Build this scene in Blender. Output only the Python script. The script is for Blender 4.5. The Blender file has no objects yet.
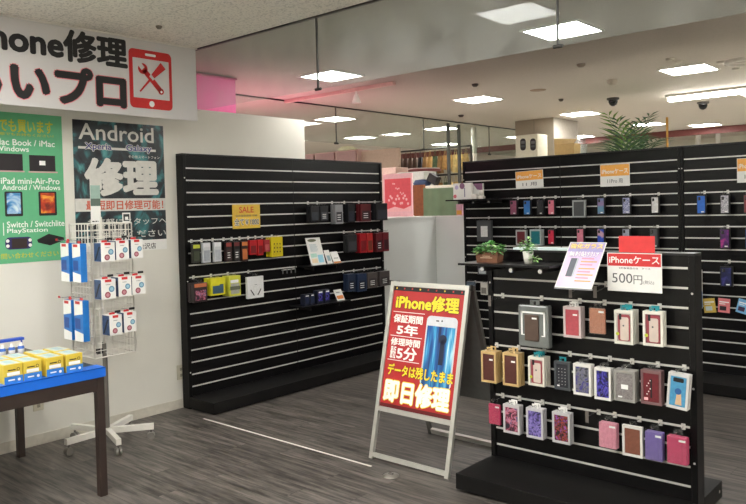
import bpy, bmesh, math, random
from mathutils import Vector, Matrix
random.seed(7)
SC = bpy.context.scene
COL = SC.collection
PI = math.pi

# ------------------------------------------------------------------ camera model (measured from the slat walls)
F_PX, PPX, PPY = 732.39, 373.0, 226.48
YAW, PITCH, ROLL, EYE = 0.72005, -0.02471, -0.02476, 1.6124
_cy, _sy = math.cos(YAW), math.sin(YAW)
FW = Vector((-_sy*math.cos(PITCH), _cy*math.cos(PITCH), math.sin(PITCH)))
_rt = Vector((_cy, _sy, 0)); _up = _rt.cross(FW)
RT = math.cos(ROLL)*_rt + math.sin(ROLL)*_up
UP = -math.sin(ROLL)*_rt + math.cos(ROLL)*_up
EYEV = Vector((0, 0, EYE))
def at(ax, val, px, py):
    """point where the sight line of a measured pixel meets the plane axis = val"""
    d = FW + RT*((px-PPX)/F_PX) - UP*((py-PPY)/F_PX)
    i = 'xyz'.index(ax)
    return EYEV + d*((val-EYEV[i])/d[i])
def proj(P):
    d = Vector(P)-EYEV; z = d.dot(FW)
    return PPX+F_PX*d.dot(RT)/z, PPY-F_PX*d.dot(UP)/z

cam = bpy.data.cameras.new('camera'); camo = bpy.data.objects.new('camera', cam); COL.objects.link(camo)
M = Matrix((( RT.x, UP.x, -FW.x, 0), (RT.y, UP.y, -FW.y, 0), (RT.z, UP.z, -FW.z, EYE), (0, 0, 0, 1)))
camo.matrix_world = M
cam.sensor_fit = 'HORIZONTAL'; cam.sensor_width = 36; cam.lens = 36*F_PX/746
cam.shift_x = (373-PPX)/746; cam.shift_y = -(252-PPY)/746
cam.clip_start = 0.05; cam.clip_end = 100
SC.camera = camo

# ------------------------------------------------------------------ materials
MATS = {}
def lin(c):
    return tuple(((v/255)/12.92 if v/255 <= .04045 else ((v/255+.055)/1.055)**2.4) for v in c)+(1,)
def mat(name, rgb, rough=.5, metal=0, noise=.06, nscale=30, spec=.5, emit=None, estr=0, bump=0):
    if name in MATS: return MATS[name]
    m = bpy.data.materials.new(name); m.use_nodes = True; nt = m.node_tree; N = nt.nodes; Lk = nt.links
    b = N['Principled BSDF']; c = lin(rgb)
    b.inputs['Roughness'].default_value = rough; b.inputs['Metallic'].default_value = metal
    b.inputs['Specular IOR Level'].default_value = spec
    tc = N.new('ShaderNodeTexCoord'); nz = N.new('ShaderNodeTexNoise'); nz.inputs['Scale'].default_value = nscale
    nz.inputs['Detail'].default_value = 3
    Lk.new(tc.outputs['Object'], nz.inputs['Vector'])
    r = N.new('ShaderNodeValToRGB')
    r.color_ramp.elements[0].position = .3; r.color_ramp.elements[1].position = .7
    r.color_ramp.elements[0].color = tuple(v*(1-noise) for v in c[:3])+(1,)
    r.color_ramp.elements[1].color = tuple(min(1, v*(1+noise)) for v in c[:3])+(1,)
    Lk.new(nz.outputs['Fac'], r.inputs['Fac']); Lk.new(r.outputs['Color'], b.inputs['Base Color'])
    if bump:
        bp = N.new('ShaderNodeBump'); bp.inputs['Strength'].default_value = bump; bp.inputs['Distance'].default_value = .01
        Lk.new(nz.outputs['Fac'], bp.inputs['Height']); Lk.new(bp.outputs['Normal'], b.inputs['Normal'])
    if emit:
        b.inputs['Emission Color'].default_value = lin(emit); b.inputs['Emission Strength'].default_value = estr
    MATS[name] = m; return m
def pmat(name, stops, scale=(1, 1, 1), tex='noise', rough=.4, detail=4, dist=0, coord='Object', nscale=5):
    """printed pattern: a noise / gradient / wave through a colour ramp"""
    if name in MATS: return MATS[name]
    m = bpy.data.materials.new(name); m.use_nodes = True; nt = m.node_tree; N = nt.nodes; Lk = nt.links
    b = N['Principled BSDF']; b.inputs['Roughness'].default_value = rough
    tc = N.new('ShaderNodeTexCoord'); mp = N.new('ShaderNodeMapping'); mp.inputs['Scale'].default_value = scale
    Lk.new(tc.outputs[coord], mp.inputs['Vector'])
    if tex == 'noise':
        t = N.new('ShaderNodeTexNoise'); t.inputs['Scale'].default_value = nscale; t.inputs['Detail'].default_value = detail
        t.inputs['Distortion'].default_value = dist; out = t.outputs['Fac']
    elif tex == 'vor':
        t = N.new('ShaderNodeTexVoronoi'); t.inputs['Scale'].default_value = nscale; out = t.outputs['Distance']
    else:
        t = N.new('ShaderNodeTexGradient'); out = t.outputs['Fac']
    Lk.new(mp.outputs['Vector'], t.inputs['Vector'])
    r = N.new('ShaderNodeValToRGB'); e = r.color_ramp.elements
    while len(e) < len(stops): e.new(.5)
    for k, (p, c) in enumerate(stops): e[k].position = p; e[k].color = lin(c)
    Lk.new(out, r.inputs['Fac']); Lk.new(r.outputs['Color'], b.inputs['Base Color'])
    MATS[name] = m; return m
def emat(name, rgb, s):
    if name in MATS: return MATS[name]
    m = bpy.data.materials.new(name); m.use_nodes = True; nt = m.node_tree
    b = nt.nodes['Principled BSDF']; b.inputs['Base Color'].default_value = lin(rgb)
    b.inputs['Emission Color'].default_value = lin(rgb); b.inputs['Emission Strength'].default_value = s
    MATS[name] = m; return m
def glassmat(name, tint, haze=.05, refl=1.0):
    m = bpy.data.materials.new(name); m.use_nodes = True; nt = m.node_tree; N = nt.nodes; Lk = nt.links
    for n in list(N):
        if n.type == 'BSDF_PRINCIPLED': N.remove(n)
    out = [n for n in N if n.type == 'OUTPUT_MATERIAL'][0]
    tr = N.new('ShaderNodeBsdfTransparent'); tr.inputs[0].default_value = tint
    gl = N.new('ShaderNodeBsdfGlossy'); gl.inputs['Roughness'].default_value = .02
    df = N.new('ShaderNodeBsdfDiffuse'); df.inputs[0].default_value = (.75, .76, .74, 1)
    fr = N.new('ShaderNodeFresnel'); ge = N.new('ShaderNodeNewGeometry'); io = N.new('ShaderNodeMapRange')
    io.inputs['To Min'].default_value = 1.5; io.inputs['To Max'].default_value = 1/1.5   # same reflectance entering and leaving the pane
    Lk.new(ge.outputs['Backfacing'], io.inputs['Value']); Lk.new(io.outputs[0], fr.inputs[0])
    mu = N.new('ShaderNodeMath'); mu.operation = 'MULTIPLY'; mu.inputs[1].default_value = refl
    Lk.new(fr.outputs[0], mu.inputs[0])
    tc = N.new('ShaderNodeTexCoord'); nz = N.new('ShaderNodeTexNoise'); nz.inputs['Scale'].default_value = 4; nz.inputs['Detail'].default_value = 6
    Lk.new(tc.outputs['Object'], nz.inputs['Vector'])
    mh = N.new('ShaderNodeMapRange'); mh.inputs['From Min'].default_value = .35; mh.inputs['From Max'].default_value = .75
    mh.inputs['To Min'].default_value = haze*.6; mh.inputs['To Max'].default_value = haze*1.6
    Lk.new(nz.outputs['Fac'], mh.inputs['Value'])
    m1 = N.new('ShaderNodeMixShader'); m2 = N.new('ShaderNodeMixShader')
    Lk.new(mh.outputs[0], m1.inputs[0]); Lk.new(tr.outputs[0], m1.inputs[1]); Lk.new(df.outputs[0], m1.inputs[2])
    Lk.new(mu.outputs[0], m2.inputs[0]); Lk.new(m1.outputs[0], m2.inputs[1]); Lk.new(gl.outputs[0], m2.inputs[2])
    Lk.new(m2.outputs[0], out.inputs['Surface'])
    MATS[name] = m; return m

def floor_mat():
    m = bpy.data.materials.new('wood_floor'); m.use_nodes = True; nt = m.node_tree; N = nt.nodes; Lk = nt.links
    b = N['Principled BSDF']; b.inputs['Specular IOR Level'].default_value = .4
    tc = N.new('ShaderNodeTexCoord')
    br = N.new('ShaderNodeTexBrick'); br.inputs['Scale'].default_value = 1
    br.inputs['Brick Width'].default_value = .92; br.inputs['Row Height'].default_value = .152
    br.inputs['Mortar Size'].default_value = .0012; br.inputs['Bias'].default_value = 0
    br.inputs['Color1'].default_value = (0, 0, 0, 1); br.inputs['Color2'].default_value = (1, 1, 1, 1); br.inputs['Mortar'].default_value = (.5, .5, .5, 1)
    br.offset = .37; br.offset_frequency = 2
    Lk.new(tc.outputs['Object'], br.inputs['Vector'])
    # grain stretched along x, shifted per plank
    sh = N.new('ShaderNodeVectorMath'); sh.operation = 'SCALE'; sh.inputs['Scale'].default_value = 7
    Lk.new(br.outputs['Color'], sh.inputs[0])
    ad = N.new('ShaderNodeVectorMath'); ad.operation = 'ADD'
    Lk.new(tc.outputs['Object'], ad.inputs[0]); Lk.new(sh.outputs[0], ad.inputs[1])
    mp = N.new('ShaderNodeMapping'); mp.inputs['Scale'].default_value = (1.3, 16, 1)
    Lk.new(ad.outputs[0], mp.inputs['Vector'])
    nz = N.new('ShaderNodeTexNoise'); nz.inputs['Scale'].default_value = 2.2; nz.inputs['Detail'].default_value = 8; nz.inputs['Roughness'].default_value = .65
    Lk.new(mp.outputs[0], nz.inputs['Vector'])
    r = N.new('ShaderNodeValToRGB'); e = r.color_ramp.elements
    e[0].position = .36; e[0].color = lin((44, 41, 39)); e[1].position = .66; e[1].color = lin((118, 111, 105))
    Lk.new(nz.outputs['Fac'], r.inputs['Fac'])
    hs = N.new('ShaderNodeHueSaturation')
    mr = N.new('ShaderNodeMapRange'); mr.inputs['To Min'].default_value = .8; mr.inputs['To Max'].default_value = 1.15
    Lk.new(br.outputs['Color'], mr.inputs['Value']); Lk.new(mr.outputs[0], hs.inputs['Value']); Lk.new(r.outputs[0], hs.inputs['Color'])
    mx = N.new('ShaderNodeMix'); mx.data_type = 'RGBA'
    Lk.new(br.outputs['Fac'], mx.inputs['Factor']); Lk.new(hs.outputs[0], mx.inputs['A']); mx.inputs['B'].default_value = lin((50, 45, 41))
    Lk.new(mx.outputs['Result'], b.inputs['Base Color'])
    mr2 = N.new('ShaderNodeMapRange'); mr2.inputs['To Min'].default_value = .32; mr2.inputs['To Max'].default_value = .55
    Lk.new(nz.outputs['Fac'], mr2.inputs['Value']); Lk.new(mr2.outputs[0], b.inputs['Roughness'])
    return m
def ceil_mat(name, rgb, speck, tile):
    m = bpy.data.materials.new(name); m.use_nodes = True; nt = m.node_tree; N = nt.nodes; Lk = nt.links
    b = N['Principled BSDF']; b.inputs['Roughness'].default_value = .9; b.inputs['Specular IOR Level'].default_value = .2
    tc = N.new('ShaderNodeTexCoord')
    nz = N.new('ShaderNodeTexNoise'); nz.inputs['Scale'].default_value = 75; nz.inputs['Detail'].default_value = 2
    Lk.new(tc.outputs['Object'], nz.inputs['Vector'])
    r = N.new('ShaderNodeValToRGB'); e = r.color_ramp.elements; c = lin(rgb)
    e[0].position = .36; e[0].color = tuple(v*(1-speck) for v in c[:3])+(1,); e[1].position = .48; e[1].color = c
    Lk.new(nz.outputs['Fac'], r.inputs['Fac'])
    br = N.new('ShaderNodeTexBrick'); br.inputs['Brick Width'].default_value = .91; br.inputs['Row Height'].default_value = .455
    br.inputs['Scale'].default_value = 1; br.inputs['Mortar Size'].default_value = tile; br.offset = .5
    Lk.new(tc.outputs['Object'], br.inputs['Vector'])
    mx = N.new('ShaderNodeMix'); mx.data_type = 'RGBA'
    Lk.new(br.outputs['Fac'], mx.inputs['Factor']); Lk.new(r.outputs[0], mx.inputs['A'])
    mx.inputs['B'].default_value = tuple(v*.72 for v in c[:3])+(1,)
    Lk.new(mx.outputs['Result'], b.inputs['Base Color'])
    return m

# ------------------------------------------------------------------ mesh building
class MB:
    def __init__(s): s.v = []; s.f = []; s.mi = []; s.sm = []; s.mats = []
    def m(s, mt):
        if mt not in s.mats: s.mats.append(mt)
        return s.mats.index(mt)
    def add(s, vs, fs, mt, smooth=False):
        o = len(s.v); k = s.m(mt)
        s.v += [tuple(v) for v in vs]
        for f in fs: s.f.append([i+o for i in f]); s.mi.append(k); s.sm.append(smooth)
    def box(s, x0, y0, z0, x1, y1, z1, mt, bev=0, rot=None, piv=None):
        if bev <= 0:
            vs = [Vector(p) for p in ((x0,y0,z0),(x1,y0,z0),(x1,y1,z0),(x0,y1,z0),(x0,y0,z1),(x1,y0,z1),(x1,y1,z1),(x0,y1,z1))]
            fs = [(3,2,1,0),(4,5,6,7),(0,1,5,4),(1,2,6,5),(2,3,7,6),(3,0,4,7)]
        else:
            bm = bmesh.new(); bmesh.ops.create_cube(bm, size=1)
            for v in bm.verts:
                v.co = Vector(((x0+x1)/2+v.co.x*(x1-x0), (y0+y1)/2+v.co.y*(y1-y0), (z0+z1)/2+v.co.z*(z1-z0)))
            bmesh.ops.bevel(bm, geom=list(bm.edges), offset=bev, segments=2, affect='EDGES', profile=.5)
            bm.verts.index_update(); vs = [v.co.copy() for v in bm.verts]; fs = [[v.index for v in f.verts] for f in bm.faces]; bm.free()
        if rot is not None:
            p = Vector(piv) if piv else Vector(((x0+x1)/2, (y0+y1)/2, (z0+z1)/2))
            vs = [rot @ (v-p) + p for v in vs]
        s.add(vs, fs, mt)
    def tube(s, pts, r, mt, n=8, r2=None, cap=True):
        pts = [Vector(p) for p in pts]; rings = []
        for i, p in enumerate(pts):
            d = (pts[min(i+1, len(pts)-1)]-pts[max(i-1, 0)]).normalized()
            a = d.cross(Vector((0, 0, 1)));
            if a.length < 1e-3: a = d.cross(Vector((1, 0, 0)))
            a.normalize(); b = d.cross(a)
            rr = r if r2 is None else r+(r2-r)*i/(len(pts)-1)
            rings.append([p+(a*math.cos(2*PI*k/n)+b*math.sin(2*PI*k/n))*rr for k in range(n)])
        vs = [q for rg in rings for q in rg]; fs = []
        for i in range(len(pts)-1):
            for k in range(n): fs.append((i*n+k, i*n+(k+1) % n, (i+1)*n+(k+1) % n, (i+1)*n+k))
        s.add(vs, fs, mt, True)
        if cap: s.add(rings[0], [list(range(n))[::-1]], mt); s.add(rings[-1], [list(range(n))], mt)
    def lathe(s, prof, mt, c=(0, 0, 0), n=24, axis='z'):
        vs = []; fs = []
        for r, h in prof:
            for k in range(n):
                a = 2*PI*k/n; p = (r*math.cos(a), r*math.sin(a), h)
                if axis == 'x': p = (h, r*math.cos(a), r*math.sin(a))
                if axis == 'y': p = (r*math.cos(a), h, r*math.sin(a))
                vs.append((p[0]+c[0], p[1]+c[1], p[2]+c[2]))
        for i in range(len(prof)-1):
            for k in range(n): fs.append((i*n+k, i*n+(k+1) % n, (i+1)*n+(k+1) % n, (i+1)*n+k))
        s.add(vs, fs, mt, True)
        if prof[0][0] > 1e-5: s.add(vs[:n], [list(range(n))[::-1]], mt)
        if prof[-1][0] > 1e-5: s.add(vs[-n:], [list(range(n))], mt)
    def build(s, name, parent=None, loc=(0, 0, 0), **tags):
        me = bpy.data.meshes.new(name); me.from_pydata(s.v, [], s.f)
        for mt in s.mats: me.materials.append(mt)
        me.polygons.foreach_set('material_index', s.mi); me.polygons.foreach_set('use_smooth', s.sm); me.update()
        o = bpy.data.objects.new(name, me); COL.objects.link(o); o.location = loc
        if parent is not None: o.parent = parent
        return tag(o, **tags)
def tag(o, label=None, cat=None, group=None, kind=None):
    if label: o['label'] = label
    if cat: o['category'] = cat
    if group: o['group'] = group
    if kind: o['kind'] = kind
    return o
def thing(name, label, cat, loc=(0, 0, 0), rz=0, group=None, rot=None):
    o = bpy.data.objects.new(name, None); COL.objects.link(o); o.location = loc
    o.rotation_euler = rot if rot else (0, 0, rz); o.empty_display_size = .05
    return tag(o, label, cat, group)
def struct(mb, name, label=None):
    return mb.build(name, None, label=label, kind='structure')
def copy_thing(root, loc, label):
    c = root.copy(); COL.objects.link(c); c.location = loc; c['label'] = label
    for ch in root.children:
        d = ch.copy(); COL.objects.link(d); d.parent = c
        for g in ch.children:
            e = g.copy(); COL.objects.link(e); e.parent = d
    return c

GL = {}
def glyphs(txt, bold):
    key = (txt, bold)
    if key in GL: return GL[key]
    cu = bpy.data.curves.new('lettering', 'FONT'); cu.body = txt; cu.size = 1; cu.offset = bold; cu.resolution_u = 3
    o = bpy.data.objects.new('lettering', cu); COL.objects.link(o); bpy.context.view_layer.update()
    me = bpy.data.meshes.new_from_object(o.evaluated_get(bpy.context.evaluated_depsgraph_get()))
    vs = [(v.co.x, v.co.y) for v in me.vertices]; fs = [list(p.vertices) for p in me.polygons]
    bpy.data.objects.remove(o); bpy.data.curves.remove(cu); bpy.data.meshes.remove(me)
    xs = [v[0] for v in vs]; ys = [v[1] for v in vs]
    GL[key] = (vs, fs, min(xs), max(xs), min(ys), max(ys)); return GL[key]
class Art:
    """flat print on a sheet: origin O, unit axes U (right) and V (up), N towards the reader"""
    def __init__(s, mb, O, U, V, N, step=.0006):
        s.mb = mb; s.O = Vector(O); s.U = Vector(U); s.V = Vector(V); s.N = Vector(N); s.step = step
        s.flip = s.U.cross(s.V).dot(s.N) < 0
    def P(s, u, v, k): return s.O+s.U*u+s.V*v+s.N*(k*s.step)
    def poly(s, pts, mt, k=1):
        s.mb.add([s.P(u, v, k) for u, v in pts], [list(range(len(pts)))], mt)
    def rect(s, u0, v0, u1, v1, mt, k=1): s.poly([(u0, v0), (u1, v0), (u1, v1), (u0, v1)], mt, k)
    def rrect(s, u0, v0, u1, v1, r, mt, k=1):
        p = []
        for cx, cy, a in ((u1-r, v1-r, 0), (u0+r, v1-r, 90), (u0+r, v0+r, 180), (u1-r, v0+r, 270)):
            for t in range(6):
                an = math.radians(a+18*t); p.append((cx+r*math.cos(an), cy+r*math.sin(an)))
        s.poly(p, mt, k)
    def disc(s, u, v, r, mt, k=1, n=18, ry=None):
        s.poly([(u+r*math.cos(2*PI*i/n), v+(ry or r)*math.sin(2*PI*i/n)) for i in range(n)], mt, k)
    def text(s, txt, u0, v0, u1, v1, mt, k=1, bold=.012, outline=None, ow=.05):
        """letters fitted into a rectangle; weight and outline come from shifted copies of the strokes"""
        vs, fs, a, b, c, d = glyphs(txt, 0.0)
        def put(r, kk, m_, n):
            q = [(0, 0)]+[(r*math.cos(2*PI*i/n), r*math.sin(2*PI*i/n)) for i in range(n)] if r > 0 else [(0, 0)]
            for e, (dx, dy) in enumerate(q):      # each copy a hair in front of the last
                s.mb.add([s.P(u0+(x+dx-a)/(b-a)*(u1-u0), v0+(y+dy-c)/(d-c)*(v1-v0), kk)+s.N*(e*.00005) for x, y in vs], fs, m_)
        if outline: put(bold+ow, k, outline, 8); k += 1
        put(bold, k, mt, 4 if bold < .02 else 8)
X, Y, Z = Vector((1, 0, 0)), Vector((0, 1, 0)), Vector((0, 0, 1))

# common materials
BLACK = mat('black_laminate', (15, 14, 15), .3, noise=.15, nscale=8, spec=.2)
BLACK2 = mat('black_base_laminate', (18, 17, 17), .42, noise=.15, nscale=8, spec=.25)
RAIL = mat('aluminium_slot', (208, 206, 202), .4, .25, noise=.03)
CHROME = mat('chrome_wire', (190, 190, 190), .25, .9, noise=.03)
SILVER = mat('silver_aluminium', (196, 194, 188), .38, .55, noise=.04)
WHITE = mat('white_paper', (232, 231, 228), .6, noise=.02)
WHITEP = mat('white_print', (240, 240, 238), .5, noise=.01)
INK = mat('black_ink', (22, 20, 22), .5, noise=.05)
RED = mat('red_print', (205, 45, 48), .5, noise=.05)
GREY = mat('grey_ink', (90, 90, 92), .5, noise=.05)
WMETAL = mat('white_coated_steel', (226, 222, 214), .4, noise=.03)
DKPLASTIC = mat('dark_plastic', (24, 24, 26), .4, noise=.1)
CLEAR = glassmat('clear_plastic', (.96, .97, .97, 1), .02, .6)

# ================================================================== SETTING
mb = MB(); mb.box(-5.3, .2, -.05, 1.2, 7.12, 0, floor_mat()); struct(mb, 'floor')
mb = MB(); TILE = mat('pale_mall_tile', (214, 210, 202), .35, noise=.04, nscale=2)  # unseen floor around the wood, kept pale to bounce light onto the ceiling
mb.box(-14, 7.12, -.05, 4, 18, 0, TILE); mb.box(-14, -3, -.05, -5.3, 7.12, 0, TILE); mb.box(1.2, -3, -.05, 4, 7.12, 0, TILE); mb.box(-5.3, -3, -.05, 1.2, .2, 0, TILE); struct(mb, 'floor')
mb = MB(); mb.box(-7.5, -3, 2.9, 4, 3.46, 2.95, ceil_mat('ceiling_tile', (240, 235, 224), .3, .003)); struct(mb, 'ceiling')
mb = MB(); CM = ceil_mat('mall_ceiling_board', (205, 196, 184), .06, .0)
mb.box(-14, 3.46, 2.9, 4, 15, 2.95, CM); mb.box(-14, 15, 3.06, 4, 18, 3.1, CM); struct(mb, 'ceiling')
WALLM = mat('cream_wall_paper', (224, 221, 212), .85, noise=.025, nscale=3, bump=.0)
WL = -5.2
mb = MB(); mb.box(-5.3, -3, 0, WL, 3.40, 2.9, WALLM); mb.box(-5.3, 3.40, 0, WL, 4.95, 2.487, WALLM); struct(mb, 'wall_left')
mb = MB(); mb.box(WL, -3, 0, WL+.008, 4.95, .075, mat('cream_vinyl_skirting', (205, 199, 186), .5)); struct(mb, 'baseboard_left')
mb = MB(); FARW = mat('far_wall_paint', (222, 218, 204), .8, noise=.05, nscale=2)
mb.box(-14, 18, 0, 4, 18.1, 3.1, FARW); struct(mb, 'wall_back')
mb = MB(); mb.box(-14.1, 3.46, 0, -14, 18, 3.1, FARW); struct(mb, 'wall_far_left')
mb = MB(); mb.box(3.9, -3, 0, 4, 18, 3.1, FARW); struct(mb, 'wall_right')
mb = MB(); mb.box(-5.3, -3.1, 0, 4, -3, 2.9, WALLM); struct(mb, 'wall_front')
mb = MB(); mb.box(-14, 13.75, 2.785, 4, 13.8, 2.9, mat('maroon_fascia', (112, 58, 54), .6)); struct(mb, 'trim_1', 'maroon fascia band hanging below the far ceiling')
# hanging glass smoke screens
GM = glassmat('screen_glass', (.90, .93, .92, 1), .09, .22)
DKM = mat('dark_metal', (62, 60, 58), .4, .5)
gx = [-5.2, -3.49, -1.75, 0.0, 1.75, 3.9]
for i in range(5):
    mb = MB(); mb.box(gx[i]+.002, 3.455, 2.415, gx[i+1]-.002, 3.465, 2.9, GM); struct(mb, 'window_%d' % (i+1), 'hanging glass smoke screen along the shop edge')
mb = MB(); mb.box(-5.2, 3.45, 2.888, 3.9, 3.47, 2.9, DKM)
for x in gx[1:5]:
    mb.box(x-.004, 3.453, 2.41, x+.004, 3.467, 2.9, DKM); mb.tube([(x-.025, 3.46, 2.415), (x+.025, 3.46, 2.415)], .010, DKM)
struct(mb, 'trim_2', 'dark metal clips and rail of the front glass screen')
GM2 = glassmat('far_screen_glass', (.86, .90, .87, 1), .07, 1.0)
ys = [4.95, 6.64, 8.45, 10.2, 12.0, 13.8]
for i in range(5):
    mb = MB(); mb.box(-6.405, ys[i]+.002, 2.44, -6.395, ys[i+1]-.002, 2.9, GM2); struct(mb, 'window_%d' % (i+6), 'hanging glass smoke screen over the aisle')
mb = MB(); mb.box(-6.41, 4.95, 2.885, -6.39, 13.8, 2.9, DKM)
for y in ys[1:5]:
    mb.box(-6.406, y-.004, 2.44, -6.394, y+.004, 2.9, DKM); mb.tube([(-6.4, y-.03, 2.44), (-6.4, y+.03, 2.44)], .014, DKM)
struct(mb, 'trim_3', 'dark metal clips and rail of the far glass screen')
# white joint strip in the floor under the glass
mb = MB(); mb.box(-4.78, 3.375, 0, -3.03, 3.39, .002, mat('pale_floor_strip', (214, 210, 202), .4)); struct(mb, 'trim_4', 'pale joint strip let into the wood floor')

# half wall (white counter block and white panel behind the slat walls)
HWM = mat('white_partition_board', (222, 224, 222), .45, noise=.02, nscale=2)
mb = MB(); mb.box(-6.05, 6.02, 0, -5.2, 7.06, 1.49, HWM); mb.box(-6.07, 6.0, 1.49, -5.185, 7.08, 1.505, WHITE)
mb.build('counter', None, label='white boxed counter right of the left slat wall, red poster on top', cat='counter')
mb = MB(); mb.box(-5.198, 7.06, 0, -2.6, 7.12, 1.49, HWM); mb.box(-5.198, 7.05, 1.49, -2.6, 7.13, 1.505, WHITE)
mb.build('partition', None, label='white low partition panel behind the back slat wall', cat='partition')

# ================================================================== CEILING LIGHTS
LIGHT = emat('light_diffuser', (255, 254, 249), 14)
LFR = mat('light_frame', (228, 224, 216), .5)
def ceil_light(x, y, label, s=.42, group=None, lm=None):
    t = thing('ceiling_light', label, 'ceiling light', (x, y, 2.9), group=group)
    m = MB(); w = s/2
    for a, b, c, d in ((-w-.02, -w-.02, w+.02, -w), (-w-.02, w, w+.02, w+.02), (-w-.02, -w, -w, w), (w, -w, w+.02, w)): m.box(a, b, -.012, c, d, -.0005, LFR)
    m.build('frame', t)
    m = MB(); m.box(-w, -w, -.008, w, w, -.001, lm or LIGHT); m.build('diffuser', t)
ceil_light(-2.5, 2.54, 'square light panel in the shop ceiling, mirrored faintly in the hanging glass')
ceil_light(-2.52, 5.06, 'bright square light seen through the hanging glass at top centre right')
ceil_light(-4.94, 5.08, 'bright square light seen through the glass above the left slat wall', lm=emat('soft_light_diffuser', (255, 254, 249), 7))
ceil_light(-2.4, 7.48, 'large square light at upper right, below the hanging glass')
ceil_light(-4.87, 7.53, 'square light over the left end of the back slat wall, left of two domes')
ceil_light(-4.69, 9.91, 'square light just left of the dark camera dome, above the cardboard box')
ceil_light(-4.57, 12.2, 'square light directly above the palm fronds')
ceil_light(-3.98, 13.2, 'thin far light in front of the maroon band at right')
ceil_light(-6.3, 13.3, 'thin far light between the cardboard box and the palm')
ceil_light(-7.26, 7.52, 'square light low behind the end of the cream wall, larger of two')
ceil_light(-9.5, 7.52, 'square light half hidden by the end of the cream wall')
ceil_light(-7.09, 9.85, 'square light just left of the two dark posts')
ceil_light(-8.9, 9.85, 'small far light low above the pink shelves')
ceil_light(-8.8, 12.35, 'thin far light beside the dark posts, above the hanging bags')
ceil_light(-7.0, 12.3, 'thin far light right of the dark posts')
for x, y in ((-3.7, 1.2), (-1.3, 1.0), (-3.7, -.6), (-1.3, -.8), (-.1, 2.54), (-2.5, .1), (-.1, .1), (-.1, 5.06), (-.1, 7.5), (-2.3, 9.9), (-.1, 9.9), (-2.3, 12.2), (-4.94, .1), (-2.5, -2.2), (1.9, 5.06), (1.9, 7.5), (1.9, .1), (1.9, 2.54), (-11.2, 5.06), (-9.5, 5.06), (-11.3, 9.9), (-7.2, 5.06)):  # the off-grid ones over the near shop floor are added to brighten its wall
    ceil_light(x, y, 'unseen square ceiling light outside the picture', group='ceiling lights outside the picture', lm=emat('boosted_light_diffuser', (255, 254, 249), 19) if y < 1.5 and -4 < x < -1 else None)  # nearest unseen panels made stronger to lift the shop side
t = thing('strip_light', 'long bright fluorescent strip light at the right edge', 'strip light', (-2.4, 9.2, 2.9))
m = MB(); m.box(-.8, -.11, -.03, 2.4, .11, -.0005, LFR, .004); m.build('housing', t)
m = MB(); m.box(-.78, -.075, -.075, 2.38, .005, -.031, emat('tube_diffuser', (255, 253, 247), 14), .01); m.build('tube_cover', t)
# domes, sensors, vent ring, rail with spot
def dome(px, py, label):
    p = at('z', 2.9, px, py); t = thing('camera_dome', label, 'security camera', p)
    m = MB(); m.lathe([(.075, -.0005), (.075, -.02), (.06, -.028)], mat('dome_ring', (70, 66, 62), .5)); m.build('mount', t)
    m = MB(); m.lathe([(.055, -.028), (.055, -.05), (.04, -.085), (.015, -.1), (0, -.102)], mat('smoked_dome', (14, 14, 16), .1)); m.build('dome', t)
dome(613, 98, 'dark security dome on the ceiling, left one of two')
dome(703, 102, 'dark security dome on the ceiling, right one under the strip light')
def disc(px, py, r, label, col=(176, 166, 152), cat='detector', name='ceiling_detector', h=.03):
    p = at('z', 2.9, px, py); m = MB(); m.lathe([(r, 0), (r*.95, -h*.5), (r*.55, -h), (0, -h)], mat('disc%d%d%d' % col, col, .6)); m.build(name, None, p, label=label, cat=cat)
disc(612, 80, .055, 'pale round smoke detector above the left camera dome', (196, 184, 168), h=.05)
disc(581, 64, .04, 'small round ceiling fitting left of the big light', (160, 148, 135))
disc(538, 90, .09, 'flat brown round plate on the ceiling, above the middle light', (158, 134, 112), 'ceiling plate', 'ceiling_plate', .012)
disc(475, 84, .035, 'small dark ceiling dot above the left light', (90, 82, 75))
disc(461, 115, .04, 'small dark ceiling dot below the left light', (80, 72, 66))
disc(561, 99, .03, 'tiny dark ceiling dot left of the camera dome', (90, 82, 75))
disc(159, 26, .022, 'small metal sprinkler cap in the shop ceiling over the banner', (120, 112, 100), 'sprinkler', 'sprinkler_cap', .02)
for (px, py, nm) in ((670, 58.5, 'left'), (678, 61, 'right'), (721, 61.5, 'leftmost'), (728, 64.5, 'middle'), (736, 68, 'rightmost')):
    disc(px, py, .04, 'small pale downlight on the ceiling, %s of the %s by the large light' % (nm, 'two' if py < 61.3 and px < 700 else 'three' if px > 700 else 'two'), (214, 206, 192), 'downlight', 'downlight', .02)
p = at('z', 2.9, 744, 60); t = thing('air_diffuser', 'round white ceiling air vent cut by the right edge', 'vent', p)
m = MB(); m.lathe([(.17, 0), (.17, -.02), (.14, -.035), (.13, -.03), (.12, -.012)], mat('vent_white', (220, 214, 204), .5)); m.build('outer_ring', t)
m = MB(); m.lathe([(.085, -.001), (.085, -.02), (.0, -.025)], mat('vent_inner', (190, 180, 168), .6)); m.build('centre_cone', t)
PR = mat('rail_pinkish_white', (222, 190, 180), .5)
t = thing('track_light', 'ceiling lighting track with one white spotlight, above the left slat wall', 'track light', (-5.5, 5.8, 2.9))
m = MB(); m.box(-.9, -.025, -.035, .75, .025, -.0005, PR, .004); m.build('track', t)
m = MB(); m.tube([(.22, 0, -.036), (.22, 0, -.07)], .012, WMETAL); m.lathe([(.022, -.07), (.03, -.1), (.05, -.16), (.045, -.16)], WMETAL, (.22, 0, 0)); m.build('spotlight', t)

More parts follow.
